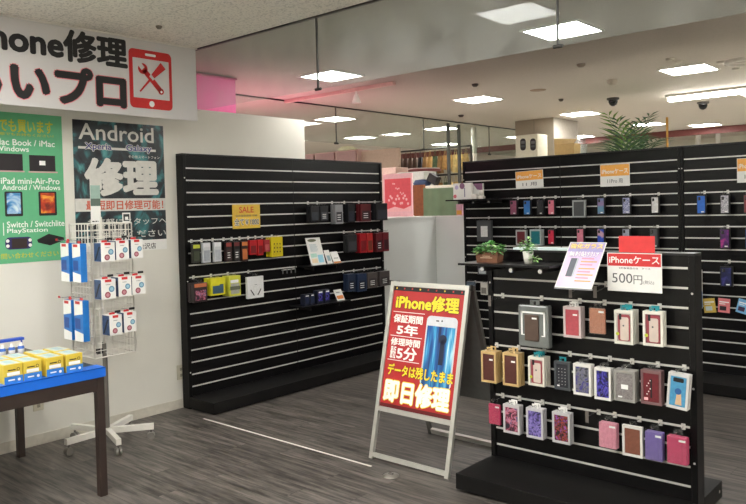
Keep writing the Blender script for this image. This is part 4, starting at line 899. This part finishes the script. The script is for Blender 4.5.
def charger(rc, lb, dep=.095):
    c, w, h, rz = local_rect('RX', .11, rc); t = thing('charger_pack', lb, 'charger pack', c, PI/2)
    m = MB(); m.box(-w/2, 0, -h/2, w/2, dep, h/2, WHITE, .002); a = Art(m, (-w/2, 0, -h/2), X, Z, -Y)
    a.rect(w*.25, h*.86, w*.7, h*.99, RED, 1); a.rect(w*.3, h*.72, w*.62, h*.745, GREYT, 1)
    a.disc(w*.7, h*.5, w*.2, mat('steel_blue_print', (96, 140, 170), .5), 1); a.disc(w*.7, h*.5, w*.12, mat('pale_blue_print', (150, 190, 210), .5), 2)
    a.disc(w*.42, h*.22, w*.2, mat('wine_print', (140, 66, 80), .5), 1); a.disc(w*.42, h*.22, w*.12, mat('rose_print', (190, 130, 140), .5), 2)
    b = Art(m, (-w/2, dep, -h/2), -Y, Z, -X); b.rect(.002, .002, dep-.002, h-.002, SIDEB, 1); b.poly([(.01, h*.1), (.03, h*.1), (dep-.01, h*.8), (dep-.03, h*.8)], INK, 2); m.build('carton', t)
    m = MB(); m.box(-.02, dep/2-.001, h/2, .02, dep/2+.001, h/2+.014, RED); m.build('hang_tab', t)
    q = thing('rack_hook', 'hook of '+short(lb), 'hook', (-4.666, c.y, c.z+h/2+.018)); m = MB(); m.tube([(0, 0, 0), (.12, 0, 0), (.128, 0, .012)], .0022, HOOKM, 6); m.build('wire', q)
    m = MB(); m.box(.13, -.02, .0, .134, .02, .016, INK); m.build('tag', q)
n_ = ('left', 'middle', 'right')
for k, rc in enumerate(((101.2, 242, 115, 262), (116.2, 240, 129, 260), (131.3, 239, 143, 258.5))): charger(rc, 'white and red charger pack hanging %s in the top row of the wire rack' % n_[k])
for k, rc in enumerate(((101.5, 278.5, 116, 300), (118.6, 276, 131.6, 297), (132.4, 275, 145.4, 295))): charger(rc, 'white and red charger pack hanging %s in the second row of the wire rack' % n_[k])
for k, rc in enumerate(((109.7, 314, 122.3, 336), (124.2, 311, 136.3, 333))): charger(rc, 'white and red charger pack hanging %s in the bottom row of the wire rack' % ('left', 'right')[k])

# ================================================================== TABLE
DW = mat('dark_brown_wood', (50, 38, 34), .45, noise=.15, nscale=10)
t = thing('table', 'dark brown display table with blue edge cover at lower left', 'table', (-4.495, 1.3, 0))
x0, x1, y0, y1 = -.565, .565, -1.1, .815
m = MB(); m.box(x0, y0, .70, x1, y1, .738, mat('black_table_top', (38, 36, 38), .4)); m.build('tabletop', t)
m = MB(); m.box(x0+.005, y0, .64, x1-.005, y0+.03, .6995, DW); m.box(x0+.005, y1-.035, .64, x1-.005, y1-.005, .6995, DW); m.box(x1-.035, y0, .61, x1-.005, y1-.0355, .6995, DW); m.box(x0+.005, y0, .61, x0+.035, y1-.0355, .6995, DW); m.build('apron', t)
for xx in (x0+.002, x1-.047):
    for yy in (y0+.002, y1-.047): m = MB(); m.box(xx, yy, 0, xx+.045, yy+.045, .6995, DW, .004); m.build('leg', t)
# rounded inner corner braces
for sx, cx_ in ((1, x1-.035), ):
    m = MB(); r = .03; pr = [(0, 0)]+[(r-r*math.sin(k*PI/16), -r+r*math.cos(k*PI/16)) for k in range(9)]
    yb = y1-.047; m.add([(cx_, yb-p_[0], .61+p_[1]) for p_ in pr]+[(cx_+.029, yb-p_[0], .61+p_[1]) for p_ in pr], [list(range(10))]+[list(range(19, 9, -1))]+[(i, (i+1) % 10, (i+1) % 10+10, i+10) for i in range(10)], DW); m.build('brace', t)
m = MB(); BLUEC = mat('bright_blue_cover', (22, 104, 214), .35, noise=.03)
m.box(x1+.0005, y0, .688, x1+.004, y1+.004, .742, BLUEC); m.box(x1-.10, y0, .7385, x1+.004, y1+.004, .742, BLUEC); m.build('edge_cover', t)
# yellow packs
YP = mat('yellow_carton', (212, 186, 66), .4, noise=.04); BLP = mat('blue_label', (44, 120, 200), .4)
def ypack(yc, xr, w, label, h=.066, l=.11):
    t = thing('yellow_pack', label, 'battery pack', (xr, yc, .7425)); m = MB(); m.box(-l, -w/2, 0, 0, w/2, h, YP, .002); a = Art(m, (0, -w/2, 0), Y, Z, X, .001)
    a.rect(w*.16, h*.42, w*.84, h*.6, WHITEP); a.rect(w*.2, h*.68, w*.62, h*.74, INK)
    a.disc(w*.76, h*.72, w*.09, INK); a.disc(w*.76, h*.72, w*.06, YP, 2); a.rect(w*.2, h*.3, w*.78, h*.36, mat('grey_blue_text', (120, 140, 160), .5))
    b = Art(m, (0, -w/2, h), Y, -X, Z, .001); b.rect(w*.08, l*.08, w*.92, l*.92, mat('pale_pack_top', (186, 196, 190), .4)); b.rect(w*.3, l*.2, w*.7, l*.8, mat('sea_top', (150, 180, 190), .4), 2); m.build('carton', t)
    m = MB(); m.box(.001, -w/2+.001, 0, .0035, w/2-.001, h*.38, BLP); c = Art(m, (.0035, -w/2, 0), Y, Z, X, .001); c.rect(w*.2, h*.16, w*.55, h*.23, WHITEP); c.disc(w*.78, h*.18, w*.08, WHITEP); m.build('label_strip', t)
cols = [(1.617, 'fourth from the corner'), (1.717, 'third from the corner'), (1.838, 'second from the corner'), (1.948, 'nearest the corner')]
rws = [(-3.95, 'front'), (-4.11, 'rear')]
for xr, rn in rws:
    for yc, cn in cols: ypack(yc+(.012 if rn == 'rear' else 0), xr, .096, 'yellow pack with blue label in the %s row on the table, %s' % (rn, cn), .10, .15)
# white bottles in a blue holder
t = thing('bottle_holder', 'blue display holder at the back of the table carrying white bottles', 'holder', (-4.75, 2.02, .7425))
HB = mat('navy_holder', (40, 80, 190), .4)
m = MB(); m.box(-.045, -.42, .0, .045, .0, .006, HB, .002); m.box(-.045, -.42, .088, .0, .0, .105, HB, .002)
for y_ in (-.42, -.006): m.box(-.044, y_, .0062, -.03, y_+.006, .0878, HB)
m.build('tray', t)
for k in range(7):
    q = thing('bottle', 'small white bottle in the blue holder on the table, %s' % ('farthest left', 'second from left', 'third from left', 'middle one', 'third from right', 'second from right', 'rightmost')[k], 'bottle', (-4.727, 1.645+.057*k, .749)); m = MB(); m.lathe([(0, 0), (.018, 0), (.02, .03), (.016, .05), (.008, .062), (.008, .072), (0, .072)], WHITE, n=14); m.build('body', q)
    m = MB(); m.lathe([(.0205, .034), (.0195, .042), (.0165, .052)], mat('label_blue', (60, 110, 200), .4), n=14); m.build('label_band', q)
p = at('z', 0, 391, 476); t = thing('floor_outlet', 'small round metal floor outlet in front of the A-frame sign', 'floor outlet', p); m = MB(); m.lathe([(.05, .0003), (.048, .006), (.03, .01), (0, .01)], mat('brushed_steel', (150, 146, 138), .35, .7), n=20); m.build('plate', t)
m = MB(); m.box(-.015, -.008, .0102, .015, .008, .02, CHROME, .002); m.build('lid', t)

# ================================================================== BACKGROUND SHOPS
# pink lit box behind the cream wall
PINK = mat('pink_acrylic', (205, 96, 150), .5, emit=(235, 90, 150), estr=.1)
t = thing('pink_column', 'bright pink column rising behind the cream wall at upper left', 'column', (-6.0, 3.9, 0)); m = MB(); m.box(-.4, -.4, 0, .4, .545, 2.87, PINK, .01); m.build('panel', t)
m = MB(); m.box(-.41, -.41, 2.8702, .41, .555, 2.885, mat('pink_cap', (200, 110, 150), .5)); m.build('cap', t)
# dark posts and pole
for (x, y, lb) in ((-6.4, 9.06, 'slim dark metal post left of the pair behind the back slat wall'), (-6.4, 9.34, 'slim dark metal post right of the pair behind the back slat wall')):
    m = MB(); m.box(-.02, -.02, 0, .02, .02, 2.86, mat('post_grey', (88, 90, 86), .4, .4), .004); m.build('metal_post', None, (x, y, 0), label=lb, cat='post')
p = at('z', 2.9, 473.5, 127); m = MB(); m.tube([(0, 0, 0), (0, 0, 2.895)], .045, WMETAL, 14); m.build('pole', None, (p.x, p.y, 0), label='white pole rising from behind the left end of the back slat wall', cat='pole')
p = at('z', 2.9, 667, 117); m = MB(); m.tube([(0, 0, 0), (0, 0, 2.895)], .018, mat('ochre_pole', (190, 140, 60), .5), 8); m.build('pole', None, (p.x, p.y, 0), label='thin ochre pole right of the palm', cat='pole')
for px, lb in ((698, 'white vertical pole under the far light, left one'), (718, 'white vertical pole under the far light, right one')):
    p = at('y', 15.6, px, 133); m = MB(); m.tube([(0, 0, 0), (0, 0, 3.0)], .05, WMETAL, 8); m.build('pole', None, (p.x, p.y, 0), label=lb, cat='pole')
# pillar, cabinet, cardboard, palm
m = MB(); m.box(-5.80, 10, 0, -5.16, 10.79, 2.899, mat('taupe_pillar', (150, 140, 124), .7, noise=.06, nscale=4)); m.box(-5.159, 10.003, 0, -5.15, 10.788, 2.899, mat('pale_pillar_side', (172, 165, 154), .7)); m.box(-5.48, 9.998, 0, -5.474, 10.0, 2.899, mat('pillar_joint', (110, 102, 92), .7)); m.build('pillar', None, label='taupe square pillar above the back slat wall', cat='pillar')
t = thing('cabinet', 'beige cabinet with two dark oval windows in front of the pillar', 'cabinet', (-5.3, 9.55, 0)); m = MB(); m.box(-.07, -.3, 0, .28, .0, 2.60, mat('beige_cabinet', (208, 203, 182), .5), .01); m.build('body', t)
for px in (523, 533):
    c = at('y', 9.247, px, 144.5); m = MB(); a = Art(m, (c.x+5.3, -.301, c.z), X, Z, -Y, .002); a.rrect(-.045, -.085, .045, .085, .04, INK, 1); a.rect(-.03, .01, .03, .05, GREY, 2); a.rect(-.03, -.04, .03, -.01, mat('dark_slate', (60, 64, 66), .4), 2); m.build('oval_window', t)
t = thing('storage_rack', 'grey storage rack hidden behind the back slat wall', 'rack', (at('y', 9.3, 563, 148).x, 9.4, 0)); m = MB()
m.box(-.22, -.2, 2.20, .25, .2, 2.23, DKM); m.build('shelf', t)
for xx in (-.22, .22):
    for yy in (-.2, .17): m = MB(); m.box(xx, yy, 0, xx+.03, yy+.03, 2.1995, DKM); m.build('post', t)
CB = mat('cardboard', (196, 166, 110), .7, noise=.05)
c = at('y', 9.3, 563, 148); t = thing('cardboard_box', 'opened cardboard box standing tilted above the back slat wall', 'box', (c.x, 9.4, 2.231)); m = MB()
ang = Matrix.Rotation(.0, 3, 'Y'); m.box(-.13, -.1, 0, .16, .1, .2, CB, .003); m.build('carton', t)
m = MB(); m.add([(-.13, -.102, .2), (.16, -.102, .2), (.17, -.02, .26), (-.17, -.02, .29), (-.13, -.098, .2), (.16, -.098, .2), (.17, -.016, .26), (-.17, -.016, .29)], [(0, 1, 2, 3), (7, 6, 5, 4), (0, 4, 5, 1), (1, 5, 6, 2), (2, 6, 7, 3), (3, 7, 4, 0)], mat('cardboard_light', (214, 186, 130), .7)); m.build('flap', t)
# palm
pc = at('y', 8.3, 628, 150); t = thing('palm', 'large potted palm with arching fronds behind the back slat wall', 'plant', (pc.x, 8.3, 0))
m = MB(); m.lathe([(0, 0), (.16, 0), (.21, .4), (.19, .4), (.17, .36), (0, .36)], mat('dark_pot', (60, 54, 50), .5), n=20); m.build('pot', t)
m = MB()
for k in range(4):
    aa = k*1.6; m.tube([(.03*math.cos(aa), .03*math.sin(aa), .3), (.05*math.cos(aa), .05*math.sin(aa), 1.2), (.04*math.cos(aa), .04*math.sin(aa), 1.75)], .018, mat('palm_stem', (110, 120, 70), .6), 6, .01)
m.build('stem', t)
m = MB(); PG = mat('palm_green', (52, 84, 50), .5, noise=.3, nscale=8); PG2 = mat('palm_light_green', (104, 140, 60), .5, noise=.2, nscale=8)
for k in range(20):
    aa = k*2.399+.2; el = (.2, .5, .8, 1.2)[k % 4]; L = random.uniform(.75, 1.0); mt = PG2 if k % 6 == 1 else PG
    pts = []; p_ = Vector((0, 0, 1.78)); 
    for i in range(13):
        e_ = el+.25-1.5*(i/12)**1.6*(1.1-el*.5); d = Vector((math.cos(aa)*math.cos(e_), math.sin(aa)*math.cos(e_), math.sin(e_))); pts.append(p_.copy()); p_ = p_+d*L/12
    m.tube(pts, .006, mt, 5, .002)
    for i in range(2, 13):
        d = (pts[min(i+1, 12)]-pts[i-1]).normalized(); s = d.cross(Z).normalized(); u = s.cross(d); l = .34*math.sin(PI*(.12+.8*i/13))
        for sg in (-1, 1):
            q = (s*sg*.8+d*.75+u*random.uniform(.0, .25)).normalized(); n2 = q.cross(u).normalized()*.012; b = pts[i]
            m.add([b-n2*.4, b+q*l*.4+n2, b+q*l-Z*l*.2, b+q*l*.4-n2], [(0, 1, 2, 3)], mt)
m.build('fronds', t)
# red poster on the counter
t = thing('standing_poster', 'red poster with white script standing on the white counter', 'poster', (-5.78, 6.9, 1.506)); w, h = .47, .5; pa = at('y', 6.9, 383.5, 200); pb = at('y', 6.9, 412.5, 200); t.location.x = pa.x; w = pb.x-pa.x
m = MB(); m.box(0, 0, 0, w, .012, .52, mat('pale_pink_border', (236, 190, 194), .5)); a = Art(m, (0, 0, 0), X, Z, -Y, .001); a.rect(.025, .06, w-.02, .46, mat('coral_red_print', (222, 84, 92), .5))
PS = mat('pink_script', (244, 190, 190), .5)
for k in range(14): a.disc(w*(.2+.05*k), .2+.05*math.sin(k*1.3), .016, PS, 2, 10)
for k in range(8): a.disc(w*(.35+.05*k), .4-.02*k+.02*math.sin(k*2), .01, PS, 2, 8)
a.poly([(.025, .06), (w-.02, .06), (w-.02, .13), (w*.7, .09), (w*.4, .12), (.025, .08)], PS, 2); m.build('board', t)
m = MB(); m.box(.05, .0125, 0, w-.05, .09, .012, WHITE); m.build('foot', t)
# neighbouring stall: wooden stand, green cover, round table, goods
pa = at('y', 7.5, 412, 200); pb = at('y', 7.5, 424, 200); pc = at('y', 7.5, 458, 200)
m = MB(); m.box(pa.x, 7.5, 0, pb.x-.004, 7.54, 1.90, mat('orange_wood', (150, 84, 40), .5, noise=.15)); m.build('wooden_panel', None, label='orange brown wooden panel between the red poster and green cover', cat='panel')
t = thing('covered_rack', 'rack under a pale green cloth cover behind the partition', 'rack', (pb.x, 7.5, 0)); wd = pc.x-pb.x
m = MB(); GC = mat('sage_green_cloth', (122, 146, 116), .8, noise=.08, nscale=6); nx = 24; nz = 10
vs = []; fs = []
for j in range(nz+1):
    for i in range(nx+1): u = i/nx; v = j/nz; vs.append((u*wd, -.02*math.sin(u*17+v*3)*(1-v*.6)-.01, .02+v*1.84-.05*math.sin(PI*u)*v))
for j in range(nz):
    for i in range(nx): q = j*(nx+1)+i; fs.append((q, q+1, q+nx+2, q+nx+1))
m.add(vs, fs, GC, True); m.add([(x, y+.012, z) for x, y, z in vs], [f[::-1] for f in fs], GC, True); m.box(0, .02, 1.80, wd, .3, 1.85, GC, .01); m.build('cover', t)
m = MB()
for xx in (.02, wd-.05): m.box(xx, .05, 0, xx+.03, .08, 1.7995, DKM); m.box(xx, .25, 0, xx+.03, .28, 1.7995, DKM)
m.build('frame', t)
t = thing('display_counter', 'white topped display counter with wooden edge behind the green cover', 'counter', (at('y', 8.2, 428, 186).x, 8.2, 0)); m = MB(); m.box(-.3, -.05, 0, .5, .13, 1.86, mat('oak_edge', (170, 126, 80), .5)); m.build('body', t)
m = MB(); m.box(-.33, -.08, 1.8605, .55, .16, 1.905, mat('cream_top', (226, 220, 206), .5), .01); m.build('top', t); cx0, cz0 = t.location.x, 1.9055
m = MB(); m.box(-.08, -.05, 0, .08, .05, .12, INK, .01, Matrix.Rotation(.5, 3, 'Y'), (0, 0, .075)); o = m.build('shoulder_bag', None, (cx0+.08, 8.24, cz0+.032), label='black bag lying tilted on the far display counter', cat='bag')
m = MB(); m.lathe([(0, 0), (.1, 0), (.13, .04), (.1, .09), (0, .1)], mat('denim_blue', (60, 76, 110), .7), n=16); m.build('cap_hat', None, (cx0-.13, 8.24, cz0), label='blue cap lying beside the black bag on the far counter', cat='hat')
# hanging bags on a rack
t = thing('bag_rack', 'long rail carrying tan bags behind the far display counter', 'rack', (-7.25, 9.6, 0)); m = MB()
for xx in (-.9, .9): m.tube([(xx, 0, 0), (xx, 0, 2.55)], .018, DKM, 8)
for z in (2.55, 2.12): m.tube([(-.9, 0, z), (.9, 0, z)], .014, DKM, 8)
m.build('frame', t)
tans = [(206, 180, 120), (190, 150, 90), (220, 200, 150), (120, 90, 60), (70, 90, 60), (226, 206, 140), (150, 116, 70)]
darks = [(60, 60, 56), (120, 40, 44), (70, 100, 60), (40, 40, 44), (150, 150, 140), (90, 70, 60)]
for r_, (zz, hh_) in enumerate(((2.53, .34), (2.10, .36))):
    for k in range(17):
        x = -8.05+.1*k; col = random.choice(tans if (k > 7 or r_) else darks); hgt = hh_*random.uniform(.8, 1.0)
        mt = mat('bag%d_%d_%d' % col, col, .7, noise=.25, nscale=20)
        m = MB(); zb_ = zz-.11-hgt+.06
        m.add([(-.042, -.04, zb_), (.042, -.04, zb_), (.042, .04, zb_), (-.042, .04, zb_), (-.03, -.02, zz-.1), (.03, -.02, zz-.1), (.03, .02, zz-.1), (-.03, .02, zz-.1)], [(3, 2, 1, 0), (4, 5, 6, 7), (0, 1, 5, 4), (1, 2, 6, 5), (2, 3, 7, 6), (3, 0, 4, 7)], mt)
        m.tube([(-.02, 0, zz-.1), (-.012, 0, zz-.03), (0, 0, zz-.0), (.012, 0, zz-.03), (.02, 0, zz-.1)], .004, mt, 5)
        m.build('hanging_bag', None, (x, 9.6, 0), label='small %s bag hanging in the %s row behind the far counter' % ('dark' if col in darks else 'tan', ('upper', 'lower')[r_]), cat='bag', group='small bags on the rail, %s row, %s' % (('upper', 'lower')[r_], 'dark' if col in darks else 'tan'))
# pinkish shelves and board at left
PKB = mat('dusty_pink_board', (178, 150, 140), .7)
pa = at('y', 8.8, 295, 160); pb = at('y', 8.8, 357, 160)
t = thing('wall_shelf', 'low dusty pink shelf unit behind the end of the cream wall', 'shelf unit', (pa.x, 8.8, 0)); wd = pb.x-pa.x; m = MB(); m.box(0, .03, 0, wd, .3, 2.58, PKB); m.build('body', t)
for k in range(3): m = MB(); m.box(wd*k/3+.03, .0, 2.36, wd*(k+1)/3-.03, .0295, 2.56, mat('mauve_panel', (150, 120, 116), .7)); m.build('panel', t)
t = thing('white_bag', 'pale crumpled bag lying on top of the pink shelves', 'bag', (pb.x-.35, 8.95, 2.5805)); m = MB(); m.lathe([(0, 0), (.14, 0), (.17, .03), (.1, .07), (0, .08)], mat('pale_lime', (214, 216, 180), .7), n=14); m.build('body', t)
pa = at('y', 9.0, 359, 160); pb = at('y', 9.0, 403, 160); m = MB(); m.box(pa.x, 8.91, 0, pb.x, 8.95, 2.55, mat('taupe_board', (160, 140, 122), .7)); m.build('partition_board', None, label='taupe partition board left of the hanging bags', cat='panel')
pa = at('y', 8.6, 380, 170); pb = at('y', 8.6, 396, 170); m = MB(); m.box(pa.x, 8.6, 0, pb.x, 8.9, 2.23, mat('blush_carton', (214, 180, 168), .6), .01); m.build('storage_carton', None, label='tall blush coloured carton above the red poster', cat='box')
pa = at('y', 8.4, 397, 170); pb = at('y', 8.4, 424, 170); m = MB(); m.box(pa.x, 8.4, 0, pb.x, 8.7, 2.13, mat('grey_white_carton', (200, 200, 192), .6), .01); m.build('storage_carton', None, label='grey white carton right of the blush coloured one', cat='box')
t = thing('round_table', 'white round tabletop with maroon rim left of the hanging bags', 'table', (at('y', 9.3, 424, 168).x, 9.3, 0)); m = MB(); m.lathe([(0, 2.18), (.27, 2.18), (.27, 2.21), (0, 2.215)], mat('maroon_rim', (130, 70, 70), .5), n=28); m.lathe([(0, 2.2155), (.25, 2.2155), (.25, 2.225), (0, 2.225)], WHITE, n=28); m.build('tabletop', t)
m = MB(); m.tube([(0, 0, 0), (0, 0, 2.1795)], .04, DKM, 10); m.lathe([(.2, 0), (.2, .02), (0, .03)], DKM, n=20); m.build('pedestal', t)
# coloured small box on partition
pa = at('y', 7.09, 460, 207); m = MB(); m.box(-.04, -.02, 0, .04, .02, .13, mat('colour_carton', (200, 150, 170), .5), .002); Art(m, (-.04, -.02, 0), X, Z, -Y).rect(.005, .01, .075, .06, mat('amber_print', (220, 160, 60), .5)); m.build('product_box', None, (pa.x, 7.09, 1.5055), label='small colourful box on the partition at the edge of the back slat wall', cat='box')

# ================================================================== LIGHT, WORLD, COLOUR
ld = bpy.data.lights.new('pink_tint_light', 'AREA'); ld.size = 1.2; ld.energy = 5; ld.color = (1, .25, .42)   # unseen light added behind the cream wall to tint the ceiling pink
lo = bpy.data.objects.new('pink_tint_light', ld); COL.objects.link(lo); lo.location = (-6.6, 5.4, 2.0); lo.rotation_euler = (PI, 0, 0); tag(lo, 'unseen pink light added behind the cream wall to tint the ceiling', 'lamp')

w = bpy.data.worlds.new('world'); SC.world = w; w.use_nodes = True
bg = w.node_tree.nodes['Background']; bg.inputs[0].default_value = (1, .96, .9, 1); bg.inputs[1].default_value = .3
SC.view_settings.view_transform = 'Standard'; SC.view_settings.look = 'None'
SC.view_settings.exposure = 1.62; SC.view_settings.gamma = 1; SC.view_settings.use_curve_mapping = False
